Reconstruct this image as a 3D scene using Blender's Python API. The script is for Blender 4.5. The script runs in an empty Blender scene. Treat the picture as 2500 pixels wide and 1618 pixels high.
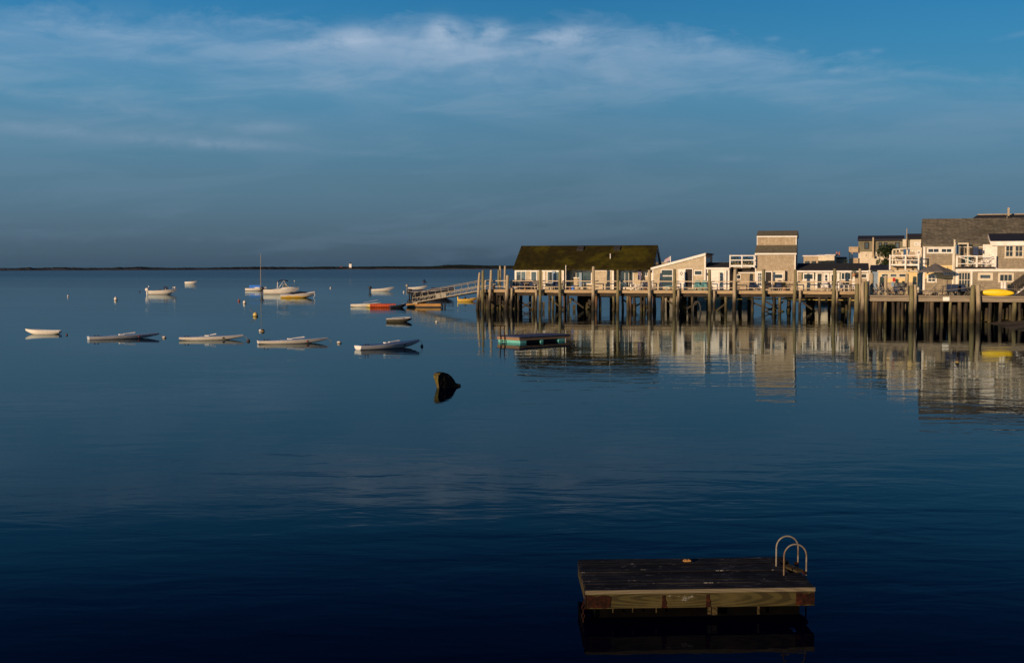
import bpy, math, random
from mathutils import Vector
R = math.radians
rnd = random.Random(7)
scn = bpy.context.scene
COL = scn.collection

# ------------------------------------------------------------------ camera
F = 3000.0                      # focal length in photo pixels (photo 2500 wide)
HOR = 653.0                     # horizon row
H = 4.6                         # eye height above the water
PITCH = math.atan((809 - HOR) / F)
cam = bpy.data.cameras.new('camera'); camo = bpy.data.objects.new('camera', cam); COL.objects.link(camo)
camo.location = (0, 0, H); camo.rotation_euler = (math.pi / 2 - PITCH, 0, 0)
cam.sensor_width = 36; cam.lens = 36 * F / 2500; cam.clip_end = 40000; cam.clip_start = .1
scn.camera = camo
scn.view_settings.view_transform = 'Standard'; scn.view_settings.look = 'None'
scn.view_settings.exposure = 0; scn.view_settings.gamma = 1

# ------------------------------------------------------------------ node helper
class N:
    def __init__(s, nt): s.nt = nt
    def node(s, t, **k):
        n = s.nt.nodes.new(t)
        for a, b in k.items(): setattr(n, a, b)
        return n
    def put(s, sock, v):
        if hasattr(v, 'is_linked') or isinstance(v, bpy.types.NodeSocket): s.nt.links.new(v, sock)
        else: sock.default_value = v
    def m(s, op, a, b=0.0, c=None, clamp=False):
        n = s.node('ShaderNodeMath', operation=op); n.use_clamp = clamp
        s.put(n.inputs[0], a); s.put(n.inputs[1], b)
        if c is not None: s.put(n.inputs[2], c)
        return n.outputs[0]
    def vm(s, op, a, b):
        n = s.node('ShaderNodeVectorMath', operation=op); s.put(n.inputs[0], a); s.put(n.inputs[1], b)
        return n.outputs[0]
    def mix(s, f, a, b, bt='MIX'):
        n = s.node('ShaderNodeMix', data_type='RGBA', blend_type=bt)
        s.put(n.inputs['Factor'], f); s.put(n.inputs[6], a); s.put(n.inputs[7], b)
        return n.outputs[2]
    def ramp(s, f, stops, interp='LINEAR'):
        n = s.node('ShaderNodeValToRGB'); cr = n.color_ramp; cr.interpolation = interp
        for i, (p, c) in enumerate(stops):
            if isinstance(c, (int, float)): c = (c, c, c)
            e = cr.elements[i] if i < 2 else cr.elements.new(p)
            e.position = p; e.color = (c[0], c[1], c[2], 1)
        s.put(n.inputs[0], f); return n.outputs[0]
    def noise(s, vec, scale, detail=4, rough=.5, dist=0.0):
        n = s.node('ShaderNodeTexNoise'); s.put(n.inputs['Vector'], vec)
        n.inputs['Scale'].default_value = scale; n.inputs['Detail'].default_value = detail
        n.inputs['Roughness'].default_value = rough; n.inputs['Distortion'].default_value = dist
        return n.outputs[0]
    def comb(s, x, y, z=0.0):
        n = s.node('ShaderNodeCombineXYZ'); s.put(n.inputs[0], x); s.put(n.inputs[1], y); s.put(n.inputs[2], z); return n.outputs[0]
    def sep(s, v):
        n = s.node('ShaderNodeSeparateXYZ'); s.put(n.inputs[0], v); return n.outputs
    def smooth(s, v, a, b):
        n = s.node('ShaderNodeMapRange', interpolation_type='SMOOTHSTEP'); s.put(n.inputs[0], v)
        n.inputs[1].default_value = a; n.inputs[2].default_value = b
        n.inputs[3].default_value = 0; n.inputs[4].default_value = 1; return n.outputs[0]

def lin(r, g, b):
    f = lambda c: ((c / 255 + .055) / 1.055) ** 2.4 if c > 10 else c / 255 / 12.92
    return (f(r), f(g), f(b))

# ------------------------------------------------------------------ sky
SUN_EL, SUN_AZ = 8.5, 40.0       # sun low, behind the camera to its left
world = bpy.data.worlds.new('World'); scn.world = world; world.use_nodes = True
nt = world.node_tree; nt.nodes.clear(); w = N(nt)
SKY_STR = .06
sky = w.node('ShaderNodeTexSky', sky_type='NISHITA'); sky.sun_disc = False
sky.sun_elevation = R(SUN_EL); sky.sun_rotation = R(180 + SUN_AZ)
tc = w.node('ShaderNodeTexCoord'); gx, gy, gz = w.sep(tc.outputs['Generated'])
az = w.m('ARCTAN2', gx, gy); el = w.m('ARCSINE', gz)
# deep evening tint of the air by height above the horizon
nish = {0: (3.0, 2.5, 1.2), 1: (4.15, 3.66, 1.8), 2: (4.53, 4.43, 2.49), 4: (4.23, 4.86, 3.56), 6: (3.64, 4.63, 4.07), 8: (3.13, 4.23, 4.21),
        10: (2.71, 3.82, 4.15), 12: (2.37, 3.44, 3.99), 15: (1.99, 2.97, 3.69), 20: (1.55, 2.38, 3.18), 30: (1.04, 1.65, 2.38), 45: (.67, 1.08, 1.64), 60: (.5, .81, 1.25), 89: (.43, .7, 1.08)}
want = {0: (71, 97, 119), 1: (77, 104, 128), 2: (82, 112, 137), 4: (84, 122, 149), 6: (80, 128, 160), 8: (68, 132, 170),
        10: (56, 128, 173), 12: (46, 120, 170), 15: (24, 78, 138), 20: (12, 50, 106), 30: (12, 44, 92), 45: (14, 44, 88), 60: (16, 46, 90), 89: (16, 46, 90)}
stops = []
for k in sorted(want):
    t = lin(*want[k]); stops.append((k / 90, tuple(t[i] / (nish[k][i] * SKY_STR) / 3 for i in range(3))))
tint = w.ramp(w.m('DIVIDE', el, math.pi / 2), stops)
base = w.mix(1.0, sky.outputs[0], tint, 'MULTIPLY')
base = w.vm('MULTIPLY', base, (3, 3, 3))
side = w.m('ADD', 1.0, w.m('MINIMUM', w.m('MAXIMUM', w.m('MULTIPLY', az, -1.0), -.05), .5))
base = w.vm('MULTIPLY', base, w.comb(side, side, side))
# thin veil and cloud streaks
streak = w.noise(w.comb(w.m('MULTIPLY', az, 4.2), w.m('ADD', w.m('MULTIPLY', el, 26), w.m('MULTIPLY', az, 3.4)), 3.1), 1.0, 6, .56, .5)
streak2 = w.noise(w.comb(w.m('MULTIPLY', az, 7), w.m('SUBTRACT', w.m('MULTIPLY', el, 40), w.m('MULTIPLY', az, 2.5)), 9.4), 1.0, 7, .60, .4)
fine = w.noise(w.comb(w.m('MULTIPLY', az, 16), w.m('MULTIPLY', el, 44), 1.7), 1.0, 8, .66, .5)
big = w.noise(w.comb(w.m('MULTIPLY', az, 2.6), w.m('MULTIPLY', el, 9), 8.2), 1.0, 3, .5)
# the top border of the veil drops to the right
top = w.m('SUBTRACT', .197, w.m('MULTIPLY', w.smooth(az, .05, .42), .052))
top = w.m('ADD', top, w.m('MULTIPLY', w.m('SUBTRACT', fine, .5), .06))
edge = w.m('DIVIDE', w.m('SUBTRACT', top, el), .022, clamp=True)
low_ = w.m('ADD', .088, w.m('MULTIPLY', w.m('SUBTRACT', streak, .5), .03))
fall = w.m('ADD', w.m('MULTIPLY', w.m('DIVIDE', w.m('SUBTRACT', el, low_), .012, clamp=True), .6), w.m('MULTIPLY', w.smooth(el, .10, .18), .4))
tex = w.m('ADD', w.m('MULTIPLY', w.smooth(streak, .34, .68), .62), w.m('MULTIPLY', w.smooth(streak2, .38, .68), .48))
veil = w.m('MULTIPLY', edge, w.m('ADD', w.m('MULTIPLY', fall, w.m('ADD', .12, w.m('MULTIPLY', tex, .38))), w.m('MULTIPLY', w.smooth(streak2, .44, .62), .10)))
left = w.m('SUBTRACT', 1.0, w.m('MULTIPLY', w.smooth(az, -.1, .35), .25))
veil = w.m('MULTIPLY', veil, left)
def gaus(cx, cy, sx, sy, tilt=0.0):
    dx = w.m('DIVIDE', w.m('SUBTRACT', az, cx), sx)
    dy = w.m('DIVIDE', w.m('SUBTRACT', w.m('SUBTRACT', el, cy), w.m('MULTIPLY', w.m('SUBTRACT', az, cx), tilt)), sy)
    return w.m('POWER', 2.718, w.m('MULTIPLY', w.m('ADD', w.m('MULTIPLY', dx, dx), w.m('MULTIPLY', dy, dy)), -1))
puffn = w.noise(w.comb(w.m('MULTIPLY', az, 26), w.m('MULTIPLY', el, 46), 5.5), 1.0, 7, .6, .3)
def px_sky(x, y): return (x - 1250) / F, math.atan((HOR - y) / F)
acc = 0.0
for (x, y, sx, sy, a, ti) in ((1085, 86, 46, 30, .50, 0), (1200, 84, 42, 22, .42, 0), (1385, 94, 72, 22, .42, .05), (880, 98, 62, 27, .34, .1), (1215, 130, 460, 42, .11, 0), (760, 118, 90, 20, .18, .1),
                              (1715, 112, 26, 10, .16, 0), (1870, 113, 14, 6, .14, 0), (2060, 158, 22, 8, .14, 0), (2105, 152, 16, 6, .12, 0), (1940, 146, 12, 5, .12, 0), (2040, 195, 150, 9, .20, -.05), (2240, 218, 110, 9, .10, -.1), (2430, 130, 60, 6, .08, .15),
                              (250, 110, 220, 60, .11, .05), (560, 362, 150, 13, .30, 0), (680, 320, 90, 14, .24, 0), (260, 345, 260, 12, .20, -.06), (300, 285, 330, 16, .14, -.12), (1150, 200, 500, 45, .10, 0), (1000, 385, 170, 6, .10, -.04), (1790, 394, 60, 8, .13, 0), (640, 64, 90, 10, .08, .2)):
    cx, cy = px_sky(x, y)
    g = w.m('MULTIPLY', gaus(cx, cy, sx / F, sy / F, ti), a)
    acc = w.m('ADD', acc, g)
puff = w.m('MULTIPLY', acc, w.m('ADD', .12, w.m('MULTIPLY', w.smooth(puffn, .36, .60), 1.4)))
cl = w.m('ADD', veil, puff, clamp=True)
cl = w.m('MULTIPLY', cl, .95)
white = tuple(c / SKY_STR for c in lin(160, 182, 206)) + (1,)
low = tuple(c / SKY_STR for c in lin(126, 152, 176)) + (1,)
ccol = w.mix(w.smooth(el, .09, .18), low, white)
skyc = w.mix(cl, base, ccol)
skyc = w.mix(w.m('MULTIPLY', w.m('MULTIPLY', w.m('SUBTRACT', big, .45), .25), w.smooth(el, .0, .06), clamp=True), skyc, w.vm('MULTIPLY', skyc, (1.5, 1.25, 1.15)))
bg = w.node('ShaderNodeBackground'); nt.links.new(skyc, bg.inputs[0]); bg.inputs[1].default_value = SKY_STR
wo = w.node('ShaderNodeOutputWorld'); nt.links.new(bg.outputs[0], wo.inputs[0])

# ------------------------------------------------------------------ sun
sl = bpy.data.lights.new('sun', 'SUN'); sl.energy = 4.9; sl.angle = R(.5); sl.color = (1, .70, .43)
so = bpy.data.objects.new('sun', sl); COL.objects.link(so)
sd = Vector((math.sin(R(SUN_AZ)) * math.cos(R(SUN_EL)), math.cos(R(SUN_AZ)) * math.cos(R(SUN_EL)), -math.sin(R(SUN_EL))))
so.rotation_euler = sd.to_track_quat('-Z', 'Y').to_euler(); so.location = (-60, -60, 40)

# ------------------------------------------------------------------ photo pixel -> place
def ray(px, py):
    c, s_ = math.cos(PITCH), math.sin(PITCH); dy = (809 - py) / F
    return Vector(((px - 1250) / F, c + dy * s_, -s_ + dy * c))
def at_z(px, py, z=0.0):
    r = ray(px, py); t = (z - H) / r.z; return Vector((r.x * t, r.y * t, z))
def at_y(px, py, Y):
    r = ray(px, py); t = Y / r.y; return Vector((r.x * t, Y, H + r.z * t))
class Frame:                                   # a straight quay front: u along it, v behind it
    def __init__(s, o, deg):
        s.o = Vector((o[0], o[1])); s.a = R(deg)
        s.T = Vector((math.cos(s.a), -math.sin(s.a))); s.D = Vector((math.sin(s.a), math.cos(s.a)))
    def uz(s, px, py, v):
        r = ray(px, py); d = Vector((r.x, r.y)); q = s.o + s.D * v
        t = q.dot(s.D) / d.dot(s.D); p = d * t
        return (p - s.o).dot(s.T), H + r.z * t
    def w(s, u, v, z): p = s.o + s.T * u + s.D * v; return Vector((p.x, p.y, z))
PIER = Frame(at_z(1185, 706.5, 2.2).xy, 14.7)
WH = Frame(at_z(2118, 720.5, 2.25).xy, 17.5)
DECK = 2.2

# ------------------------------------------------------------------ mesh helper
class MB:
    def __init__(s): s.v = []; s.f = []; s.sm = []; s.mi = []
    def add(s, vs, fs, smooth=False, mi=0):
        n = len(s.v); s.v += [tuple(q) for q in vs]
        for f in fs: s.f.append([n + i for i in f]); s.sm.append(smooth); s.mi.append(mi)
        return s
    def box(s, x0, x1, y0, y1, z0, z1, mi=0):
        if x0 > x1: x0, x1 = x1, x0
        if y0 > y1: y0, y1 = y1, y0
        if z0 > z1: z0, z1 = z1, z0
        return s.add([(x0, y0, z0), (x1, y0, z0), (x1, y1, z0), (x0, y1, z0), (x0, y0, z1), (x1, y0, z1), (x1, y1, z1), (x0, y1, z1)],
                     [(0, 3, 2, 1), (4, 5, 6, 7), (0, 1, 5, 4), (1, 2, 6, 5), (2, 3, 7, 6), (3, 0, 4, 7)], mi=mi)
    def bar(s, a, b, wd, ht=None, mi=0):        # rectangular bar from a to b
        a = Vector(a); b = Vector(b); ht = ht or wd; d = (b - a).normalized()
        up = Vector((0, 0, 1)) if abs(d.z) < .95 else Vector((0, 1, 0))
        x = d.cross(up).normalized() * wd / 2; y = x.cross(d).normalized() * ht / 2
        vs = [a - x - y, a + x - y, a + x + y, a - x + y, b - x - y, b + x - y, b + x + y, b - x + y]
        return s.add(vs, [(0, 3, 2, 1), (4, 5, 6, 7), (0, 1, 5, 4), (1, 2, 6, 5), (2, 3, 7, 6), (3, 0, 4, 7)], mi=mi)
    def tube(s, pts, rad, n=8, cap=True, mi=0):
        pts = [Vector(p) for p in pts]
        rads = rad if isinstance(rad, (list, tuple)) else [rad] * len(pts)
        vs = []; ref = None
        for i, p in enumerate(pts):
            d = (pts[min(i + 1, len(pts) - 1)] - pts[max(i - 1, 0)]).normalized()
            if ref is None: ref = Vector((1, 0, 0)) if abs(d.x) < .9 else Vector((0, 1, 0))
            x = (ref - d * ref.dot(d)).normalized(); y = d.cross(x); ref = x
            for k in range(n):
                a = 2 * math.pi * k / n; vs.append(p + (x * math.cos(a) + y * math.sin(a)) * rads[i])
        fs = [(i * n + k, i * n + (k + 1) % n, (i + 1) * n + (k + 1) % n, (i + 1) * n + k) for i in range(len(pts) - 1) for k in range(n)]
        s.add(vs, fs, True, mi)
        if cap:
            s.add(vs[:n], [tuple(range(n))[::-1]], mi=mi); s.add(vs[-n:], [tuple(range(n))], mi=mi)
        return s
    def px(s, poly, x0, x1, mi=0):              # polygon in (y,z) swept along x
        n = len(poly); vs = [(x0, y, z) for y, z in poly] + [(x1, y, z) for y, z in poly]
        return s.add(vs, [tuple(range(n))[::-1], tuple(range(n, 2 * n))] + [(i, (i + 1) % n, n + (i + 1) % n, n + i) for i in range(n)], mi=mi)
    def py(s, poly, y0, y1, mi=0):              # polygon in (x,z) swept along y
        n = len(poly); vs = [(x, y0, z) for x, z in poly] + [(x, y1, z) for x, z in poly]
        return s.add(vs, [tuple(range(n)), tuple(range(n, 2 * n))[::-1]] + [(i, n + i, n + (i + 1) % n, (i + 1) % n) for i in range(n)], mi=mi)
    def ball(s, c, rx, ry=None, rz=None, nu=12, nv=8, mi=0):
        ry = ry or rx; rz = rz or rx; vs = []; fs = []
        for j in range(nv + 1):
            th = math.pi * j / nv
            for i in range(nu):
                a = 2 * math.pi * i / nu; vs.append((c[0] + rx * math.sin(th) * math.cos(a), c[1] + ry * math.sin(th) * math.sin(a), c[2] + rz * math.cos(th)))
        for j in range(nv):
            for i in range(nu): fs.append((j * nu + i, (j + 1) * nu + i, (j + 1) * nu + (i + 1) % nu, j * nu + (i + 1) % nu))
        return s.add(vs, fs, True, mi)
    def build(s, name, m, parent=None, **k):
        me = bpy.data.meshes.new(name); me.from_pydata(s.v, [], s.f)
        ms = m if isinstance(m, (list, tuple)) else [m]
        for x in ms: me.materials.append(x)
        me.polygons.foreach_set('use_smooth', s.sm); me.polygons.foreach_set('material_index', s.mi)
        import bmesh
        bm = bmesh.new(); bm.from_mesh(me)
        bmesh.ops.remove_doubles(bm, verts=bm.verts, dist=1e-5) if k.get('weld') else None
        bmesh.ops.recalc_face_normals(bm, faces=bm.faces); bm.to_mesh(me); bm.free()
        o = bpy.data.objects.new(name, me); COL.objects.link(o)
        if parent is not None: o.parent = parent
        return o

def tag(o, label=None, cat=None, group=None, kind=None):
    if label: o['label'] = label
    if cat: o['category'] = cat
    if group: o['group'] = group
    if kind: o['kind'] = kind
    return o
def thing(name, label, cat, loc, rz=0.0, group=None):
    o = bpy.data.objects.new(name, None); COL.objects.link(o); o.empty_display_size = .3
    o.location = loc; o.rotation_euler = (0, 0, rz); return tag(o, label, cat, group)
def copy_tree(o, loc=None, rz=None, label=None, scale=None):
    kids = list(o.children)
    c = o.copy(); COL.objects.link(c)
    if loc is not None: c.location = loc
    if rz is not None: c.rotation_euler = (0, 0, rz)
    if scale: c.scale = (scale,) * 3
    if label: c['label'] = label
    for k in kids:
        kk = k.copy(); COL.objects.link(kk); kk.parent = c
        for g in k.children:
            gg = g.copy(); COL.objects.link(gg); gg.parent = kk
    return c

# ------------------------------------------------------------------ materials
def pm(name, c1, c2=None, scale=4.0, rough=.7, bump=0.0, metal=0.0, stretch=(1, 1, 1), detail=5, lo=.35, hi=.65, c3=None, spec=.5, stain=None, grime=None):
    m = bpy.data.materials.new(name); m.use_nodes = True; n = N(m.node_tree); b = m.node_tree.nodes['Principled BSDF']
    b.inputs['Roughness'].default_value = rough; b.inputs['Metallic'].default_value = metal
    b.inputs['Specular IOR Level'].default_value = spec
    t = n.node('ShaderNodeTexCoord'); v = n.vm('MULTIPLY', t.outputs['Object'], stretch)
    c2 = c2 or tuple(x * .8 for x in c1)
    nz = n.noise(v, scale, detail, .6)
    col = n.mix(n.smooth(nz, lo, hi), c1 + (1,), c2 + (1,))
    if c3:
        col = n.mix(n.smooth(n.noise(v, scale * .27, 3, .6), .5, .68), col, c3 + (1,))
    if stain or grime:
        geo = n.node('ShaderNodeNewGeometry'); z = n.sep(geo.outputs['Position'])[2]
        zz = n.m('ADD', z, n.m('MULTIPLY', n.noise(t.outputs['Object'], 2.0, 3), .5))
        if stain:
            col = n.mix(n.smooth(zz, stain[0], stain[1]), stain[2] + (1,), col)
    m.node_tree.links.new(col, b.inputs['Base Color'])
    if bump:
        bp = n.node('ShaderNodeBump'); bp.inputs['Strength'].default_value = 1; bp.inputs['Distance'].default_value = bump
        m.node_tree.links.new(nz, bp.inputs['Height']); m.node_tree.links.new(bp.outputs[0], b.inputs['Normal'])
    return m
def shingle(name, c1, c2, c3, row=.13, wid=.14, axis='x', bump=.012, rough=.85, moss=None):
    m = bpy.data.materials.new(name); m.use_nodes = True; n = N(m.node_tree); b = m.node_tree.nodes['Principled BSDF']
    b.inputs['Roughness'].default_value = rough; b.inputs['Specular IOR Level'].default_value = .12
    t = n.node('ShaderNodeTexCoord'); x, y, z = n.sep(t.outputs['Object'])
    v = n.comb(n.m('ADD', x, n.m('MULTIPLY', y, .7)), n.m('ADD', z, n.m('MULTIPLY', y, .25) if axis == 'roof' else 0.0))
    br = n.node('ShaderNodeTexBrick'); m.node_tree.links.new(v, br.inputs['Vector'])
    br.inputs['Scale'].default_value = 1; br.inputs['Brick Width'].default_value = wid; br.inputs['Row Height'].default_value = row
    br.inputs['Mortar Size'].default_value = .007; br.inputs['Bias'].default_value = -.1
    br.inputs['Color1'].default_value = c1 + (1,); br.inputs['Color2'].default_value = c2 + (1,)
    br.inputs['Mortar'].default_value = tuple(q * .35 for q in c2) + (1,)
    n1 = n.noise(t.outputs['Object'], 1.6, 6, .68); n2 = n.noise(n.vm('MULTIPLY', t.outputs['Object'], (1, 1, .3)), 5.0, 4, .6)
    col = n.mix(n.m('MULTIPLY', n.smooth(n1, .45, .7), .75), br.outputs[0], c3 + (1,))
    col = n.mix(n.m('MULTIPLY', n.smooth(n2, .5, .75), .5), col, tuple(q * 1.35 for q in c1) + (1,))
    if moss: col = n.mix(n.smooth(n.noise(t.outputs['Object'], .38, 7, .7), .46, .66), col, moss + (1,))
    m.node_tree.links.new(col, b.inputs['Base Color'])
    bp = n.node('ShaderNodeBump'); bp.inputs['Distance'].default_value = bump
    m.node_tree.links.new(br.outputs[1], bp.inputs['Height']); bp.invert = True
    m.node_tree.links.new(bp.outputs[0], b.inputs['Normal'])
    return m
M = {}
M['shingle'] = shingle('cedar_shingle', (.50, .41, .29), (.40, .32, .225), (.30, .225, .15))
M['shingle_cream'] = shingle('cream_shingle', (.62, .53, .38), (.54, .45, .32), (.42, .33, .21))
M['shingle_grey'] = shingle('grey_shingle', (.36, .30, .22), (.28, .235, .17), (.20, .165, .12))
M['shingle_olive'] = shingle('olive_shingle', (.23, .215, .15), (.18, .165, .12), (.14, .13, .09))
M['mossroof'] = shingle('moss_roof', (.026, .020, .003), (.016, .012, .002), (.042, .034, .002), row=.16, wid=.3, axis='roof', moss=(.058, .050, .003))
M['greyroof'] = shingle('grey_roof', (.20, .175, .125), (.11, .10, .075), (.06, .055, .045), row=.2, wid=.35, axis='roof', moss=(.085, .075, .05))
M['taperoof'] = shingle('brown_grey_roof', (.20, .18, .12), (.16, .14, .10), (.13, .125, .07), row=.2, wid=.35, axis='roof')
M['blackroof'] = pm('asphalt_roof', (.012, .012, .014), (.02, .019, .02), 3, .9, .01)
M['navyroof'] = pm('navy_roof', (.006, .008, .016), (.009, .011, .020), 3, .8, .005)
M['white'] = pm('white_paint', (.76, .72, .66), (.66, .61, .55), 2.2, .55)
M['cream'] = pm('cream_clapboard', (.60, .52, .39), (.50, .43, .32), 2.0, .6)
M['yellow'] = pm('yellow_clapboard', (.70, .52, .24), (.62, .45, .20), 2.0, .6)
M['bluepaint'] = pm('blue_paint', (.16, .24, .34), (.12, .19, .28), 2.0, .5)
M['tealpaint'] = pm('teal_paint', (.10, .32, .32), (.08, .26, .27), 3, .5)
M['glass'] = pm('window_glass', (.012, .016, .02), (.03, .035, .035), .9, .06, spec=.8)
M['glass_blue'] = pm('curtained_glass', (.025, .035, .045), (.08, .10, .11), .8, .08, spec=.8, stretch=(3, 1, .4))
M['dark'] = pm('dark_interior', (.012, .010, .010), (.03, .022, .018), 1.2, .8)
M['pile'] = pm('weathered_pile', (.40, .33, .22), (.27, .215, .14), 3.0, .85, .02, stretch=(3, 3, .35), stain=(1.0, 2.3, (.018, .013, .006)))
M['pilegreen'] = pm('treated_pile', (.20, .175, .085), (.125, .11, .055), 3.0, .85, .02, stretch=(3, 3, .35), stain=(.6, 2.1, (.036, .028, .009)))
M['pilebrown'] = pm('brown_pile', (.15, .11, .06), (.08, .06, .033), 3.0, .85, .02, stretch=(3, 3, .35), stain=(.6, 2.3, (.018, .013, .006)))
M['pilered'] = pm('reddish_pile', (.15, .07, .028), (.09, .045, .02), 3.0, .85, .02, stretch=(3, 3, .35), stain=(.3, 1.2, (.02, .013, .007)))
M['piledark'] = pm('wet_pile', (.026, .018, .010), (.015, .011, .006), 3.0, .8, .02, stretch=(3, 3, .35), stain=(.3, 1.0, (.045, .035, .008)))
M['beam'] = pm('beam_wood', (.42, .31, .18), (.31, .225, .125), 2.0, .85, .01, stretch=(.4, 1, 4), c3=(.22, .15, .08))
M['beamgrey'] = pm('grey_beam_wood', (.27, .22, .16), (.19, .155, .11), 2.0, .85, .01, stretch=(.4, 1, 4), c3=(.15, .12, .075))
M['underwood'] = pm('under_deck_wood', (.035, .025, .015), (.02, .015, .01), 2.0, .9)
M['deckwood'] = pm('deck_wood', (.30, .25, .19), (.22, .18, .13), 3.0, .85, stretch=(.3, 3, 1))
M['rail'] = pm('rail_wood', (.50, .40, .28), (.40, .32, .22), 2.0, .8, stretch=(.5, 1, 3))
M['furn'] = pm('outdoor_furniture_wood', (.42, .32, .20), (.32, .24, .15), 4, .7)
M['black'] = pm('black_plastic', (.012, .012, .014), (.02, .02, .022), 4, .45)
M['navy'] = pm('navy_canvas', (.012, .025, .07), (.018, .035, .09), 4, .8)
M['blue'] = pm('blue_canvas', (.015, .15, .60), (.02, .17, .66), 4, .7)
M['gel'] = pm('white_gelcoat', (.80, .76, .68), (.74, .69, .61), 1.5, .3)
M['gelgrey'] = pm('grey_gelcoat', (.52, .53, .56), (.46, .47, .50), 1.5, .35)
M['gelblue'] = pm('pale_blue_deck', (.28, .38, .52), (.22, .33, .48), 1.5, .4)
M['bluedeck'] = pm('blue_deck', (.06, .15, .30), (.05, .12, .25), 2.5, .4)
M['gelyellow'] = pm('yellow_gelcoat', (.78, .50, .10), (.70, .44, .08), 2.5, .35)
M['kayak'] = pm('yellow_plastic', (.80, .56, .01), (.74, .50, .01), 2.5, .4)
M['dinghy'] = pm('old_dinghy_paint', (.085, .075, .05), (.05, .045, .03), 3, .7)
M['darkhull'] = pm('dark_hull', (.015, .018, .03), (.025, .027, .035), 2, .35)
M['orange'] = pm('orange_rubber', (.50, .085, .02), (.40, .06, .015), 2, .5)
M['orangewood'] = pm('orange_wood', (.42, .22, .055), (.30, .15, .04), 2, .7, stretch=(.5, 1, 3))
M['alu'] = pm('aluminium', (.34, .30, .23), (.25, .22, .17), 3, .45, metal=.3)
M['steel'] = pm('hoop_steel', (.22, .19, .145), (.14, .115, .085), 14, .6, .001, metal=.2, c3=(.11, .065, .03))
M['rope'] = pm('rope', (.25, .22, .17), (.18, .15, .12), 8, .9)
M['buoy'] = pm('buoy_white', (.72, .66, .58), (.55, .50, .42), 6, .5)
M['buoyyellow'] = pm('buoy_yellow', (.60, .46, .14), (.48, .36, .10), 6, .5)
M['buoydark'] = pm('buoy_dark', (.03, .02, .015), (.05, .03, .02), 6, .6)
M['buoyred'] = pm('buoy_red', (.30, .08, .05), (.24, .06, .04), 6, .5)
M['red'] = pm('red_cloth', (.45, .012, .012), (.36, .01, .01), 4, .9)
M['greycloth'] = pm('grey_cloth', (.14, .125, .115), (.11, .10, .09), 3, .9)
M['lilac'] = pm('lilac_cloth', (.18, .16, .26), (.14, .12, .2), 3, .9)
M['leaf'] = pm('leaf_green', (.032, .055, .014), (.018, .034, .009), 3, .7)
M['leafdark'] = pm('dune_scrub', (.035, .045, .022), (.05, .055, .03), .02, .9)
M['bark'] = pm('bark', (.10, .075, .05), (.07, .05, .035), 5, .9)
M['terracotta'] = pm('terracotta', (.40, .20, .11), (.34, .16, .09), 5, .8)
M['brick'] = pm('brick', (.32, .13, .08), (.26, .10, .06), 5, .9)
M['rust'] = pm('rust', (.020, .0045, .0015), (.007, .0025, .001), 22, .9, .003, c3=(.045, .010, .0025), spec=.15)
M['flag'] = pm('flag_cloth', (.5, .15, .13), (.4, .4, .45), 1.4, .9)
M['tealstrip'] = pm('teal_float', (.14, .46, .40), (.11, .38, .34), 5, .5)
M['raftwood'] = pm('raft_side_wood', (.26, .16, .09), (.19, .115, .065), 3, .8, stretch=(.5, .5, 4))
M['sign'] = pm('sign_white', (.75, .72, .66), (.70, .67, .6), 3, .5)
M['bluepad'] = pm('blue_grey_mat', (.035, .045, .09), (.05, .06, .11), 6, .7)
M['floatblack'] = pm('shaded_black_float', (.0012, .0011, .001), (.002, .0018, .0015), 4, .9, spec=.02)  # near-black, so the shade under the raft is in the colour
M['residue'] = pm('scraped_paint', (.16, .15, .13), (.10, .095, .08), 30, .8)
M['twotone'] = pm('white_over_yellow_gelcoat', (.78, .72, .62), (.72, .66, .56), 2, .35, stain=(.50, .56, (.74, .46, .07)))
M['strap'] = pm('rusty_strap', (.06, .045, .02), (.02, .014, .006), 30, .9, spec=.1)
M['tyre'] = pm('tyre_rubber', (.018, .018, .02), (.03, .03, .03), 8, .7)

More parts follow.
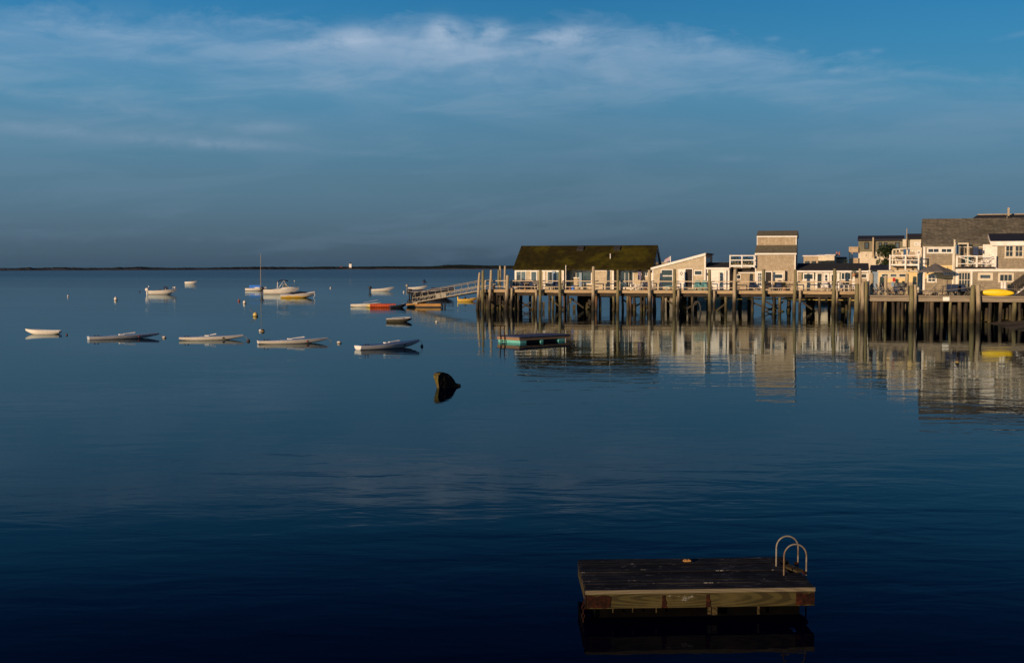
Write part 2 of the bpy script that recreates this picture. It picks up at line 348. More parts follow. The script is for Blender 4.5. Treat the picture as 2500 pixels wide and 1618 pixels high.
# ------------------------------------------------------------------ water
def water_mat():
    m = bpy.data.materials.new('water'); m.use_nodes = True; t = m.node_tree; n = N(t); t.nodes.remove(t.nodes['Principled BSDF'])
    geo = n.node('ShaderNodeNewGeometry'); P = geo.outputs['Position']; x, y, z = n.sep(P)
    # calm inside the harbour, wind-ruffled further out
    wob = n.m('MULTIPLY', n.m('SUBTRACT', n.noise(n.vm('MULTIPLY', P, (.004, .012, 0)), 1, 4, .6), .5), 420)
    far = n.smooth(n.m('ADD', y, wob), 190, 700)
    patch = n.smooth(n.noise(n.vm('MULTIPLY', P, (.012, .03, 0)), 1, 3, .6), .40, .62)
    near = n.smooth(n.m('ADD', n.m('MULTIPLY', y, -1), n.m('MULTIPLY', x, .3)), -60, -22)
    amp = n.m('ADD', n.m('ADD', .28, n.m('MULTIPLY', near, .18)), n.m('MULTIPLY', patch, 1.0))
    n1 = n.noise(n.vm('MULTIPLY', P, (.45, .95, 0)), 1, 3, .5, .4)
    n2 = n.noise(n.vm('MULTIPLY', P, (1.6, 3.6, 0)), 1, 3, .5, .3)
    n3 = n.noise(n.vm('MULTIPLY', P, (.10, .22, 0)), 1, 2, .5)
    h = n.m('ADD', n.m('MULTIPLY', n1, .0125), n.m('ADD', n.m('MULTIPLY', n2, .0018), n.m('MULTIPLY', n3, .02)))
    h = n.m('MULTIPLY', h, amp)
    bp = n.node('ShaderNodeBump'); bp.inputs['Distance'].default_value = 1.0; bp.inputs['Strength'].default_value = 1.0
    t.links.new(h, bp.inputs['Height'])
    fr = n.node('ShaderNodeFresnel'); fr.inputs['IOR'].default_value = 1.075; t.links.new(bp.outputs[0], fr.inputs['Normal'])
    # tilted wave faces of ruffled water mirror less than a calm sheet
    fac = n.m('MULTIPLY', fr.outputs[0], n.m('SUBTRACT', 1.0, n.m('MULTIPLY', far, .60)))
    gl = n.node('ShaderNodeBsdfGlossy'); gl.inputs['Color'].default_value = (.79, .925, 1, 1)
    t.links.new(n.m('ADD', n.m('MULTIPLY', far, .17), .012), gl.inputs['Roughness']); t.links.new(bp.outputs[0], gl.inputs['Normal'])
    df = n.node('ShaderNodeBsdfDiffuse'); df.inputs['Color'].default_value = (.0002, .0007, .006, 1)
    mx = n.node('ShaderNodeMixShader'); t.links.new(fac, mx.inputs[0]); t.links.new(df.outputs[0], mx.inputs[1]); t.links.new(gl.outputs[0], mx.inputs[2])
    t.links.new(mx.outputs[0], t.nodes['Material Output'].inputs[0])
    return m
wm = MB()
wm.add([(-12000, -300, 0), (12000, -300, 0), (12000, 24000, 0), (-12000, 24000, 0)], [(0, 1, 2, 3)])
tag(wm.build('water', water_mat()), kind='structure')

# ------------------------------------------------------------------ the sand spit along the horizon
def interp(pts, x):
    if x <= pts[0][0]: return pts[0][1]
    for (a, b), (c, d) in zip(pts, pts[1:]):
        if x <= c: return b + (d - b) * (x - a) / (c - a)
    return pts[-1][1]
prof = [(-200, 655), (0, 654.8), (40, 655), (70, 652.6), (85, 654.5), (110, 653.4), (150, 652.4), (200, 654), (270, 654), (290, 652.2), (310, 653), (340, 651.3), (375, 653), (420, 654.2), (450, 653.2), (500, 654),
        (527, 653.2), (580, 652), (620, 651.2), (680, 651.5), (740, 652), (800, 650.7), (830, 651.5), (880, 650.8), (930, 650.2), (1000, 650.2), (1060, 649.8), (1088, 646.8), (1130, 646.2), (1180, 648), (1250, 648.5), (1400, 648), (1700, 648), (2700, 648)]
dist = [(-200, 1650), (0, 1750), (420, 2200), (820, 2900), (1250, 3300), (2700, 3300)]
sp = MB(); rows = []
xs = [-200 + i * 4 for i in range(725)]
nr = random.Random(3)
for px in xs:
    d0 = interp(dist, px); r = ray(px, HOR); ux = r.x / r.y
    ztop = H + (HOR - interp(prof, px)) * (d0 + 110) / F + nr.uniform(-.35, .45)
    bluff = ztop * (.42 if px < 450 else .55)
    rows.append([(ux * (d0 + a), d0 + a, z) for a, z in ((0, -.3), (14, .5), (30, 1.3 + nr.uniform(-.2, .3)), (48, bluff), (75, ztop * .82 + nr.uniform(-.3, .3)), (110, ztop), (260, ztop * .8), (700, -1))])
k = len(rows[0])
sp.add([p for r_ in rows for p in r_], [(i * k + j, (i + 1) * k + j, (i + 1) * k + j + 1, i * k + j + 1) for i in range(len(rows) - 1) for j in range(k - 1)], True)
def spit_mat():
    m = bpy.data.materials.new('spit_ground'); m.use_nodes = True; t = m.node_tree; n = N(t); b = t.nodes['Principled BSDF']
    b.inputs['Roughness'].default_value = .95; b.inputs['Specular IOR Level'].default_value = .1
    geo = n.node('ShaderNodeNewGeometry'); P = geo.outputs['Position']; z = n.sep(P)[2]
    nz = n.noise(P, .03, 4, .7)
    zz = n.m('ADD', z, n.m('MULTIPLY', n.m('SUBTRACT', nz, .5), 4.5))
    sand = n.mix(n.smooth(n.noise(P, .012, 4, .7), .42, .6), (.20, .155, .115, 1), (.075, .062, .042, 1))
    veg = n.mix(n.smooth(n.noise(P, .012, 4, .6), .4, .65), (.016, .026, .014, 1), (.035, .040, .018, 1))
    col = n.mix(n.smooth(zz, 1.7, 2.6), sand, veg)
    col = n.mix(n.smooth(z, .1, .6), (.03, .025, .02, 1), col)
    t.links.new(col, b.inputs['Base Color']); return m
tag(sp.build('sand_spit', spit_mat()), kind='structure')

# lighthouse on the spit
lp = at_y(855.5, 652.5, 3000)
lh = thing('lighthouse', 'tiny white square lighthouse with black lantern on the far spit', 'lighthouse', (lp.x, lp.y, 4.2))
b_ = MB(); b_.px([(-3.2, 0), (-2.6, 9.2), (2.6, 9.2), (3.2, 0)], -2.9, 2.9); b_.build('tower', M['white'], lh)
b_ = MB(); b_.box(-3.3, 3.3, -3.0, 3.0, 9.25, 9.8); b_.tube([(0, 0, 9.8), (0, 0, 11.8)], 1.5, 8); b_.tube([(0, 0, 11.8), (0, 0, 13.2)], [1.8, .15], 8); b_.build('lantern', M['black'], lh)
lp = at_y(833, 652, 3000)
kh = thing('keeper_hut', 'tiny brick oil house left of the far lighthouse', 'hut', (lp.x, lp.y, 4.4))
b_ = MB(); b_.box(-3, 3, -2, 2, 0, 2.2); b_.build('wall', M['brick'], kh)
b_ = MB(); b_.py([(-3.2, 2.2), (3.2, 2.2), (0, 4)], -2.2, 2.2); b_.build('roof', M['blackroof'], kh)

# ------------------------------------------------------------------ shore behind and under the wharf
shore = [(1905, 728.5), (1960, 729.5), (2030, 731.5), (2110, 735), (2190, 741), (2270, 752), (2330, 764), (2375, 776), (2395, 784), (2425, 793), (2465, 803), (2510, 811), (2580, 822), (2680, 838)]
nr = random.Random(5); g = MB(); rows = []
pts = [at_z(a, b, 0) for a, b in shore]
fine_pts = []
for a, b in zip(pts, pts[1:]):
    for i in range(6): fine_pts.append(a.lerp(b, i / 6))
fine_pts.append(pts[-1])
for i, p in enumerate(fine_pts):
    q = fine_pts[min(i + 1, len(fine_pts) - 1)] - fine_pts[max(i - 1, 0)]; nrm = Vector((-q.y, q.x, 0)).normalized()
    if nrm.x < 0: nrm = -nrm
    row = []
    for dd, z in ((-3, -.35), (0, -.01), (2.5, .22), (6, .6), (9, 1.1), (12, 1.75), (40, 1.9), (500, 2.0)):
        dir_ = nrm if dd < 13 else Vector((.55, .83, 0))
        row.append((p.x + dir_.x * dd + nr.uniform(-.1, .1), p.y + dir_.y * dd, z + (nr.uniform(-.03, .03) if 0 < dd < 30 else 0)))
    rows.append(row)
k = len(rows[0])
g.add([p for r_ in rows for p in r_], [(i * k + j, (i + 1) * k + j, (i + 1) * k + j + 1, i * k + j + 1) for i in range(len(rows) - 1) for j in range(k - 1)], True)
tag(g.build('beach', pm('beach_sand', (.12, .095, .065), (.08, .065, .042), 1.2, .95, .02, c3=(.035, .03, .018), spec=.1)), kind='structure')

# ------------------------------------------------------------------ piles
def pile_mb(top, r=.16, base=-1.0, lean=(0, 0), seed=0, n=10, crook=.03):
    q = random.Random(seed); mb = MB(); pts = []; rr = []
    seg = 6
    for i in range(seg + 1):
        t = i / seg; z = base + (top - base) * t
        pts.append((lean[0] * t + q.uniform(-crook, crook) * (0 < i < seg), lean[1] * t + q.uniform(-crook, crook) * (0 < i < seg), z)); rr.append(r * (1.12 - .24 * t) * q.uniform(.95, 1.05))
    pts.append((pts[-1][0], pts[-1][1], top + .05)); rr.append(rr[-1] * .62)
    return mb.tube(pts, rr, n)

def fender(fr, px, pytop, v, r, mat, label, lean=(0, 0), seed=0):
    """a tall free-standing pile; px, pytop give its head in the photo"""
    u, z = fr.uz(px, pytop, v); p = fr.w(u - lean[0], v, 0)
    o = pile_mb(z, r, -1.0, lean, seed).build('fender_pile', M[mat]); o.location = p; o.rotation_euler = (0, 0, -fr.a)
    return tag(o, label, 'pile', 'tall fender piles along the wharf fronts')
fl = [ # px, top, v, radius, material, lean, label
 (1171, 666.5, -.3, .15, 'pile', .35, 'leftmost leaning grey pile at the outer corner of the long wharf'),
 (1179, 660.5, -.6, .17, 'pilegreen', .05, 'upright greenish pile second from the left end of the wharf'),
 (1199, 660, -.4, .16, 'pile', .28, 'tall grey pile between the corner piles and the potted flowers'),
 (1218, 660, 6.5, .17, 'pilegreen', 0, 'dark green pile behind the deck furniture at the wharf end'),
 (1221, 650, 12.8, .14, 'pile', 0, 'thin pale pile farthest back at the wharf end, left of its twin'),
 (1233, 650, 12.8, .14, 'pile', .1, 'thin pale pile farthest back at the wharf end, nearest the mossy roof'),
 (1239.5, 673, -.4, .20, 'pile', .28, 'thick pale pile with a low top left of the cottage corner'),
 (1319, 660, -.5, .17, 'pilegreen', -.02, 'tall greenish pile in front of the cottage right of its narrow second window'),
 (1367, 660, -.5, .17, 'pilegreen', -.03, 'tall greenish pile in front of the cottage beside the blue divided window'),
 (1449, 651.5, -.5, .18, 'pile', .05, 'tallest pale pile in front of the mossy-roofed cottage'),
 (1508.5, 660, -.5, .16, 'pilegreen', 0, 'greenish pile just left of the cottage glass door with the green plant'),
 (1585.5, 660, -.5, .17, 'pile', -.05, 'grey pile where the mossy cottage meets the slant-roofed shed'),
 (1646.5, 657.5, -.5, .17, 'pilegreen', -.03, 'green pile in front of the slant-roofed shed beside its tall window'),
 (1732, 659.5, -.5, .17, 'pilegreen', -.12, 'green leaning pile in front of the small white shed'),
 (1795, 658, -.5, .19, 'pile', .12, 'thick grey pile under the white roof balcony'),
 (1864.5, 658, -.5, .18, 'pilegreen', 0, 'green pile in front of the tower doorway'),
 (1942, 659, -.5, .17, 'pilegreen', .1, 'green pile at the right corner of the shingled tower'),
 (2038, 657, -.5, .18, 'pilegreen', .15, 'green pile in front of the long black-roofed cottage doors'),
 (2099.5, 657, -.4, .16, 'pile', -.05, 'tall grey pile rising from the cluster where the two wharves meet'),
]
for i, (px, py, v, r, mt, ln, lb) in enumerate(fl):
    fender(PIER, px, py, v, r, mt, lb, (ln, 0), i)
fl2 = [
 (2093, 694, -.3, .19, 'pilegreen', .05, 'stout low pile on the left of the cluster where the wharves meet'),
 (2107, 690, -.5, .17, 'pile', .05, 'leaning pale pile in the middle of the cluster where the wharves meet'),
 (2114.5, 687.5, -.3, .19, 'pilegreen', -.02, 'greenish pile on the right of the cluster where the wharves meet'),
 (2128.5, 668.5, 1.2, .19, 'pile', 0, 'square-topped brown post standing on the deck beside the blue house'),
 (2163, 673, 1.0, .15, 'pile', 0, 'brown deck post in front of the yellow house windows'),
 (2214.5, 669.5, 1.6, .17, 'pile', 0, 'brown deck post at the right end of the yellow house'),
 (2226, 697, -.4, .21, 'pilegreen', 0, 'low green pile left of the patio umbrella, the greener one of its pair'),
 (2234, 696, -.3, .15, 'pile', -.06, 'thin brown pile beside the low green pile left of the umbrella'),
 (2376, 697, -.4, .21, 'pilegreen', .1, 'low green pile left of the yellow kayak, the greener one of its pair'),
 (2388, 696.5, -.3, .20, 'pile', -.12, 'gnarled brown pile touching the end of the yellow kayak'),
]
for i, (px, py, v, r, mt, ln, lb) in enumerate(fl2):
    fender(WH, px, py, v, r, mt, lb, (ln, 0), i + 40)
sh = [(PIER, 1172.5, 708.5, -.15, .13, 'pile', .12, 'short pile standing between the two leftmost tall piles'),
      (PIER, 1249.5, 704, -.35, .14, 'pile', .12, 'short pale pile cut off at deck height below the cottage corner'),
      (PIER, 1309, 707.5, -.35, .15, 'pile', .05, 'short grey pile under the deck edge left of the first tall cottage pile'),
      (PIER, 1656.5, 709, -.35, .14, 'pile', .05, 'short grey pile under the shed door'),
      (PIER, 1744, 709.5, -.35, .14, 'pile', .05, 'short reddish pile under the small white shed'),
      (PIER, 1953.5, 709.5, -.35, .14, 'pile', .03, 'short pale pile just right of the tower corner'),
      (PIER, 2043.5, 709, -.35, .14, 'pile', .03, 'short grey pile beside the leaning pile under the long cottage')]
for i, (fr, px, py, v, r, mt, ln, lb) in enumerate(sh):
    u, z = fr.uz(px, py, v); o = pile_mb(z, r, -1, (ln, 0), i + 90).build('short_pile', M[mt]); o.location = fr.w(u - ln, v, 0); o.rotation_euler = (0, 0, -fr.a)
    tag(o, lb, 'pile', 'short piles cut at deck height')

# ------------------------------------------------------------------ long wharf
pier = thing('wharf', 'long wooden wharf on dark piles carrying the mossy-roofed cottage and sheds', 'wharf', PIER.w(0, 0, 0), -PIER.a)
UE = PIER.uz(2092, 715, 0)[0]; VB = 13.0
b_ = MB()
nb = int(UE / .16)
for i in range(nb): b_.box(i * .16, i * .16 + .15, .06, VB, DECK - .05, DECK)
b_.build('deck', M['deckwood'], pier)
# fascia beams butted between lengths
b_ = MB(); u = 0; q = random.Random(2)
while u < UE:
    L_ = min(q.uniform(3.0, 4.6), UE - u); dz = q.uniform(-.02, .02); b_.box(u + .01, u + L_, -.04 + q.uniform(-.02, .02), .055, DECK - .32 + dz, DECK - .01 + dz); u += L_
b_.build('fascia_beam', M['beam'], pier)
b_ = MB(); b_.box(-.09, -.005, .06, VB, DECK - .32, DECK - .02); b_.build('end_beam', M['beam'], pier)
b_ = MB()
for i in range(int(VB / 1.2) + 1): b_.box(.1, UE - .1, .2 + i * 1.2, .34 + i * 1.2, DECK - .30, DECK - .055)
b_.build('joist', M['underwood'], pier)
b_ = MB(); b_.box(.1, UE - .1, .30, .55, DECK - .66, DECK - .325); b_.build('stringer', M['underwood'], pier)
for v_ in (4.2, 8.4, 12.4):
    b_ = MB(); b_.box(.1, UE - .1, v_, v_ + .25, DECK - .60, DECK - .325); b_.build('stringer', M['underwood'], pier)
# structural piles : (photo x, depth v, material)
row1 = [1196, 1209, 1222, 1239, 1259, 1266, 1301, 1342, 1350, 1381, 1389, 1450.5, 1455, 1466, 1498, 1521, 1534, 1541, 1550, 1566, 1572, 1590, 1596, 1600, 1620, 1662, 1691, 1773, 1838, 1889, 1903, 2001, 2074]
back = [1180, 1190, 1201, 1206, 1212, 1221, 1228, 1234, 1242, 1248, 1260, 1176, 1184, 1193, 1213, 1226, 1236, 1256, 1264, 1416, 1425, 1431, 1505, 1574, 1582, 1672, 1188, 1203, 1217, 1230, 1245, 1253, 1271, 1293, 1303, 1360, 1361, 1412, 1422, 1428, 1434, 1440, 1446, 1493, 1500, 1535, 1570, 1617, 1630, 1665, 1668, 1683, 1697, 1728, 1762, 1768, 1805, 1829, 1893, 1924, 1929, 1971, 1980, 1983, 2024, 2060, 2068]
q = random.Random(11)
for i, px in enumerate(row1):
    v = .45 + q.uniform(0, .25); u = PIER.uz(px, 730, v)[0]
    mt = 'pilered' if px in (1209, 1381, 1455, 1596, 1600, 1541) else q.choice(['pilebrown', 'piledark', 'piledark', 'pilegreen'])
    o = pile_mb(DECK - .32, q.uniform(.12, .17), -1, (q.uniform(-.12, .12), 0), i + 200, 8).build('pile', M[mt], pier); o.location = (u, v, 0)
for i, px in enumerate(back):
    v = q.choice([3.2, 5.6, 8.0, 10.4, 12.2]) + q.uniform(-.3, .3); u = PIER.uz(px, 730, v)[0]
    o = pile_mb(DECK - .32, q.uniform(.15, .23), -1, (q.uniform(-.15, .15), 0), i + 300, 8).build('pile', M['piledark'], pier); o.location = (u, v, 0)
# cross bracing
def brace(px0, py0, px1, py1, v, wd=.16, mt='piledark'):
    u0, z0 = PIER.uz(px0, py0, v); u1, z1 = PIER.uz(px1, py1, v)
    b = MB(); b.bar((u0, v, z0), (u1, v, z1), .06, wd); b.build('cross_brace', M[mt], pier)
for a in ((1266, 733, 1303, 757, 1.0), (1264, 757, 1296, 738, .9), (1341, 727, 1377, 757, .8), (1355, 766, 1400, 728, 1.2), (1393, 727, 1425, 752, 1.0), (1520, 731, 1552, 752, 2.5), (1520, 766, 1570, 737, 2.0),
          (1628, 733, 1660, 753, 1.0), (1670, 756, 1705, 739, .9, .2), (1838, 739, 1905, 765, .8), (1845, 775, 1915, 735, 1.0), (1868, 735, 1920, 765, 1.6), (1180, 760, 1208, 733, 4.0), (1190, 733, 1222, 762, 2.6), (1424, 766, 1446, 733, 3.0), (1565, 733, 1590, 762, 1.2), (1740, 765, 1775, 738, 3.0), (1960, 738, 2000, 768, 3.5), (1200, 760, 1240, 735, 2.0), (1218, 731, 1260, 757, 3.0)):
    brace(a[0], a[1], a[2], a[3], a[4], a[5] if len(a) > 5 else .17, 'pilebrown' if a[4] < 1.1 else 'piledark')
brace(1341, 727, 1377, 757, .7, .12, 'pilegreen')
# hanging boards and a boat-shaped plate under the deck
b_ = MB()
for (a, c, w_, h_) in ((1327, 738, 7, 22), (1402, 745, 8, 22), (1265, 728, 6, 12), (1393, 730, 5, 12)):
    u0, z0 = PIER.uz(a, c, .6); s_ = 1 / 22.5; b_.py([(u0 - w_ * s_ * .5, z0), (u0 + w_ * s_ * .5, z0 + .1), (u0 + w_ * s_ * .35, z0 - h_ * s_), (u0 - w_ * s_ * .3, z0 - h_ * s_ * .9)], .5, .56)
b_.build('loose_board', M['pilegreen'], pier)
b_ = MB(); u0, z0 = PIER.uz(1543, 760, .8)
b_.py([(u0 - .5, z0 - .25), (u0 - .45, z0 + .35), (u0 - .1, z0 + .75), (u0 + .3, z0 + .95), (u0 + .5, z0 + .8), (u0 + .45, z0 + .2), (u0 + .55, z0 - .3), (u0 + .3, z0 - .9), (u0 - .2, z0 - .8)], .7, .8)
b_.build('weathered_panel', M['piledark'], pier)
# tyre fender on the piles
u0, z0 = PIER.uz(1702, 755, .55)
b_ = MB(); b_.tube([(u0 + .38 * math.sin(t_ * math.pi / 8), .35, z0 + .85 * math.cos(t_ * math.pi / 8)) for t_ in range(17)], .09, 8, False); b_.build('tyre_fender', M['tyre'], pier)
# long yellow pipe hung below the deck
for (a, c, e, f) in ((1463, 723.5, 1505, 725.5), (1535, 725, 1645, 726), (1720, 728.5, 1812, 729.5), (1822, 729.2, 1990, 731), (1990, 731.5, 2090, 733)):
    u0, z0 = PIER.uz(a, c, 2.0); u1, z1 = PIER.uz(e, f, 2.0); b_ = MB(); b_.tube([(u0, 2.0, z0), ((u0 + u1) / 2, 2.0, (z0 + z1) / 2 + .03), (u1, 2.0, z1)], .07, 8); b_.build('pipe', M['buoyyellow'], pier)
# railing
def railing(root, segs, fr, v, ytop, ymid, mt, rz=.1, posts=True):
    for (a, c) in segs:
        b = MB(); u0, z0 = fr.uz(a, ytop(a), v); u1, z1 = fr.uz(c, ytop(c), v)
        b.bar((u0, v, z0), (u1, v, z1), .05, rz)
        k0, y0 = fr.uz(a, ymid(a), v); k1, y1 = fr.uz(c, ymid(c), v); b.bar((k0, v, y0), (k1, v, y1), .05, rz * .7)
        if posts:
            n_ = max(1, int((u1 - u0) / 2.2))
            for i in range(n_ + 1):
                uu = u0 + (u1 - u0) * i / n_; zz = z0 + (z1 - z0) * i / n_; b.box(uu - .045, uu + .045, v + .03, v + .11, DECK, zz - .02)
        b.build('railing', M[mt], root)
yt = lambda x: 685.3 + (x - 1185) * .0035; ym = lambda x: 699.2 + (x - 1185) * .006
railing(pier, [(1184, 1238), (1247, 1313), (1323, 1364), (1374, 1446), (1453, 1506), (1513, 1583), (1590, 1643), (1651, 1730), (1737, 1792), (1799, 1861), (1868, 1938), (1947, 2034), (2044, 2090)], PIER, .12, yt, ym, 'rail')
# the pale bank seen under the deck at its shore end is the beach

# ------------------------------------------------------------------ buildings
class Bld:
    def __init__(s, fr, name, label, cat, px, v, z0, vfront=None):
        s.fr = fr; s.v0 = v; s.z0 = z0; s.u0 = fr.uz(px, 690, v)[0]
        s.root = thing(name, label, cat, fr.w(s.u0, v, z0), -fr.a)
    def P(s, px, py, dv=0):
        u, z = s.fr.uz(px, py, s.v0 + dv); return u - s.u0, z - s.z0
    def bx(s, mb, px0, px1, py0, py1, d0, d1, mi=0):
        x0, z1 = s.P(px0, py0, d0); x1, z0 = s.P(px1, py1, d0); mb.box(x0, x1, d0, d1, z0, z1, mi); return mb
    def part(s, name, mt, mb, parent=None): return mb.build(name, M[mt] if isinstance(mt, str) else mt, parent or s.root)
    def win(s, px0, px1, py0, py1, dv, nx=1, ny=1, fw=.09, mt='white', pane='glass', sill=False, name='window', label=None):
        x0, z1 = s.P(px0, py0, dv); x1, z0 = s.P(px1, py1, dv); b = MB(); a, c = dv - .05, dv + .0
        b.box(x0, x0 + fw, a, c, z0, z1); b.box(x1 - fw, x1, a, c, z0, z1)
        b.box(x0 + fw, x1 - fw, a, c, z1 - fw, z1); b.box(x0 + fw, x1 - fw, a, c, z0, z0 + fw)
        m_ = .045
        for i in range(1, nx): xx = x0 + fw + (x1 - x0 - 2 * fw) * i / nx; b.box(xx - m_ / 2, xx + m_ / 2, dv - .035, dv - .012, z0 + fw, z1 - fw)
        for j in range(1, ny): zz = z0 + fw + (z1 - z0 - 2 * fw) * j / ny; b.box(x0 + fw, x1 - fw, dv - .034, dv - .013, zz - m_ / 2, zz + m_ / 2)
        o = b.build(name, M[mt], s.root)
        if label: o['label'] = label
        p = MB(); p.box(x0 + fw, x1 - fw, dv - .012, dv - .004, z0 + fw, z1 - fw); p.build('pane', M[pane], o)
        if sill: p = MB(); p.box(x0 - .06, x1 + .06, dv - .12, dv - .003, z0 - .06, z0 - .004); p.build('sill', M[mt], o)
        return o
    def door(s, px0, px1, py0, py1, dv, mt='white', frame='white', pane=None, nx=1, ny=1, label=None):
        x0, z1 = s.P(px0, py0, dv); x1, z0 = s.P(px1, py1, dv); z0 = max(z0, .02)
        b = MB(); fw = .09; b.box(x0 + fw, x1 - fw, dv - .03, dv - .004, z0, z1 - fw); o = b.build('door', M[mt], s.root)
        if label: o['label'] = label
        b = MB(); b.box(x0, x0 + fw, dv - .06, dv - .002, z0, z1); b.box(x1 - fw, x1, dv - .06, dv - .002, z0, z1); b.box(x0 + fw, x1 - fw, dv - .06, dv - .002, z1 - fw, z1); b.build('frame', M[frame], o)
        if pane:
            w_ = x1 - x0 - 2 * fw; p = MB()
            zb = z0 + .35
            for i in range(nx):
                for j in range(ny):
                    xa = x0 + fw + .08 + (w_ - .16) * i / nx + .02; xb = x0 + fw + .08 + (w_ - .16) * (i + 1) / nx - .02
                    za = zb + (z1 - fw - .1 - zb) * j / ny + .02; zc = zb + (z1 - fw - .1 - zb) * (j + 1) / ny - .02
                    p.box(xa, xb, dv - .042, dv - .033, za, zc)
            p.build('pane', M[pane], o)
        b = MB(); b.ball((x1 - fw - .1, dv - .07, z0 + 1.0), .035); b.build('handle', M['steel'], o)
        return o
V1 = 2.0
# --- mossy-roofed cottage
h = Bld(PIER, 'wharf_cottage', 'long shingled cottage with a mossy dark olive roof at the outer end of the wharf', 'cottage', 1257, V1, DECK)
ze = h.P(1300, 657.5)[1]; xl = 0; xr = h.P(1592, 690)[0]
zr = h.P(1400, 602.5, 3.5)[1]; RX0 = -.15; RX1 = xr + .12
def wallblock(b, px0, px1, d0, d1, ztop=None):
    x0 = h.P(px0, 690, d0)[0]; x1 = h.P(px1, 690, d0)[0]; b.box(x0, x1, d0, d1, 0, ztop or ze - .1)
b = MB(); b.px([(1.6, 0), (1.6, ze - .05), (3.5, zr - .28), (7.0, ze - .05), (7.0, 0)], xl, xr)
wallblock(b, 1257, 1376, 0, 1.598); wallblock(b, 1446, 1498, 0, 1.598)
h.part('wall', 'shingle_cream', b)
b = MB(); t_ = .14
b.px([(-.35, ze - .06), (3.5, zr - .02), (3.5, zr + t_), (-.35, ze - .06 + t_)], RX0, RX1)
b.px([(7.35, ze - .06), (7.35, ze - .06 + t_), (3.502, zr + t_), (3.502, zr - .02)], RX0, RX1)
roof = h.part('roof', 'mossroof', b)
b = MB()
for px in (1418, 1507):     # skylights
    x0 = h.P(px - 8, 610, 3)[0]; x1 = h.P(px + 8, 610, 3)[0]; sl_ = (zr - ze + .04) / 3.85
    ya, yb = 2.55, 3.25; za = ze - .06 + t_ + (ya + .35) * sl_; zb_ = ze - .06 + t_ + (yb + .35) * sl_
    s_ = MB(); s_.px([(ya, za), (ya, za + .22), (yb, zb_ + .16), (yb, zb_)], x0, x1); s_.build('skylight', M['blackroof'], roof)
s_ = MB(); x0 = h.P(1490, 640, 1.2)[0]; zz = ze + 1.9 * sl_; s_.tube([(x0, 1.2, zz - .1), (x0, 1.2, zz + .45)], .05); s_.build('vent_pipe', M['white'], roof)
s_ = MB(); x0 = h.P(1382, 640, -.3)[0]; s_.tube([(x0, -.42, 0.0), (x0, -.42, ze + .45)], .045); s_.build('vent_pipe', M['white'], h.root)
# trim
b = MB()
h.bx(b, 1256.5, 1376.5, 657.5, 662, -.03, -.002); h.bx(b, 1446, 1498.3, 657.5, 661.5, -.03, -.002)
for (a, c) in ((1256.5, 1260), (1326.5, 1330), (1373, 1376.4), (1446, 1448.5), (1494.5, 1498.3)): h.bx(b, a, c, 662.1, 706, -.032, -.002)
h.bx(b, 1392, 1446, 658, 663, 1.57, 1.598); h.bx(b, 1503, 1592, 657.5, 661, 1.57, 1.598); h.bx(b, 1590.5, 1593.5, 661.1, 706, 1.565, 1.598)
h.part('trim', 'white', b)
b = MB()    # rake boards on the shaded gable
b.px([(-.35, ze - .22), (3.5, zr - .22), (3.5, zr - .02), (-.35, ze - .06)], RX1 - .04, RX1 - .005); b.px([(3.51, zr - .22), (7.35, ze - .22), (7.35, ze - .06), (3.51, zr - .02)], RX1 - .04, RX1 - .005)
h.part('rake_board', 'white', b)
b = MB(); b.px([(2.4, ze + .5), (4.6, ze + .5), (4.2, ze + 1.2), (3.5, zr - .7), (2.8, ze + 1.2)], xr + .001, xr + .03); h.part('gable_window', 'glass', b)
h.win(1259.5, 1285, 661.5, 700, 0, 2, 1, .08, pane='glass_blue', name='sliding_door', label='wide glass sliding door at the left end')
h.win(1295.5, 1311.5, 661.5, 697, 0, 1, 1, .09, pane='glass_blue')
h.win(1335, 1367, 661.8, 692.5, 0, 2, 1, .1, pane='glass_blue', label='wide window divided by a blue post')
b = MB(); h.bx(b, 1348, 1355, 661.5, 699.5, -.2, -.055); h.part('blue_panel', 'bluepaint', b)
h.win(1396.5, 1416.5, 663.5, 679, 1.6, 2, 1, .09)
h.win(1415.8, 1445.5, 662, 694, 1.6, 1, 1, .11, label='large dark picture window')
b = MB(); h.bx(b, 1414, 1420, 663, 700, 1.35, 1.53); h.part('blue_panel', 'bluepaint', b)
h.win(1514, 1547, 660.5, 704, 1.6, 3, 1, .1, name='glass_door', label='glass door reflecting green plants')
h.win(1570.5, 1583, 662.5, 675.5, 1.6, 2, 1, .11)
b = MB(); h.bx(b, 1377.5, 1391, 663, 705, 1.54, 1.597); h.part('door', 'bluepaint', b)  # flat blue sheet puts the recess shade into colour, no actual door
# --- slant-roofed shed
s2 = Bld(PIER, 'slant_shed', 'cream shingled shed with a white-edged roof slanting up to the right', 'shed', 1593, 1.6, DECK)
xa, za = s2.P(1593, 656.5); xb, zb2 = s2.P(1722.5, 621.5)
b = MB(); b.py([(xa, 0), (xb, 0), (xb, zb2), (xa, za)], 0, 7.6); s2.part('wall', 'shingle_cream', b)
b = MB(); k_ = (zb2 - za) / (xb - xa)
b.py([(xa - .15, za + .01 - .15 * k_), (xb + .12, zb2 + .01 + .12 * k_), (xb + .12, zb2 + .14 + .12 * k_), (xa - .15, za + .14 - .15 * k_)], -.12, 7.8); s2.part('roof', 'greyroof', b)
b = MB(); b.py([(xa - .17, za - .11), (xb + .02, zb2 - .11), (xb + .02, zb2 + .17), (xa - .17, za + .13)], -.17, -.122); s2.bx(b, 1592.5, 1595, 657, 704, -.03, -.002); s2.bx(b, 1719.5, 1722.5, 625, 706, -.03, -.002); s2.part('trim', 'white', b)
s2.win(1613.5, 1643, 657.5, 674, 0, 1, 1, .08); s2.win(1613.5, 1643, 673, 702, 0, 1, 1, .08)
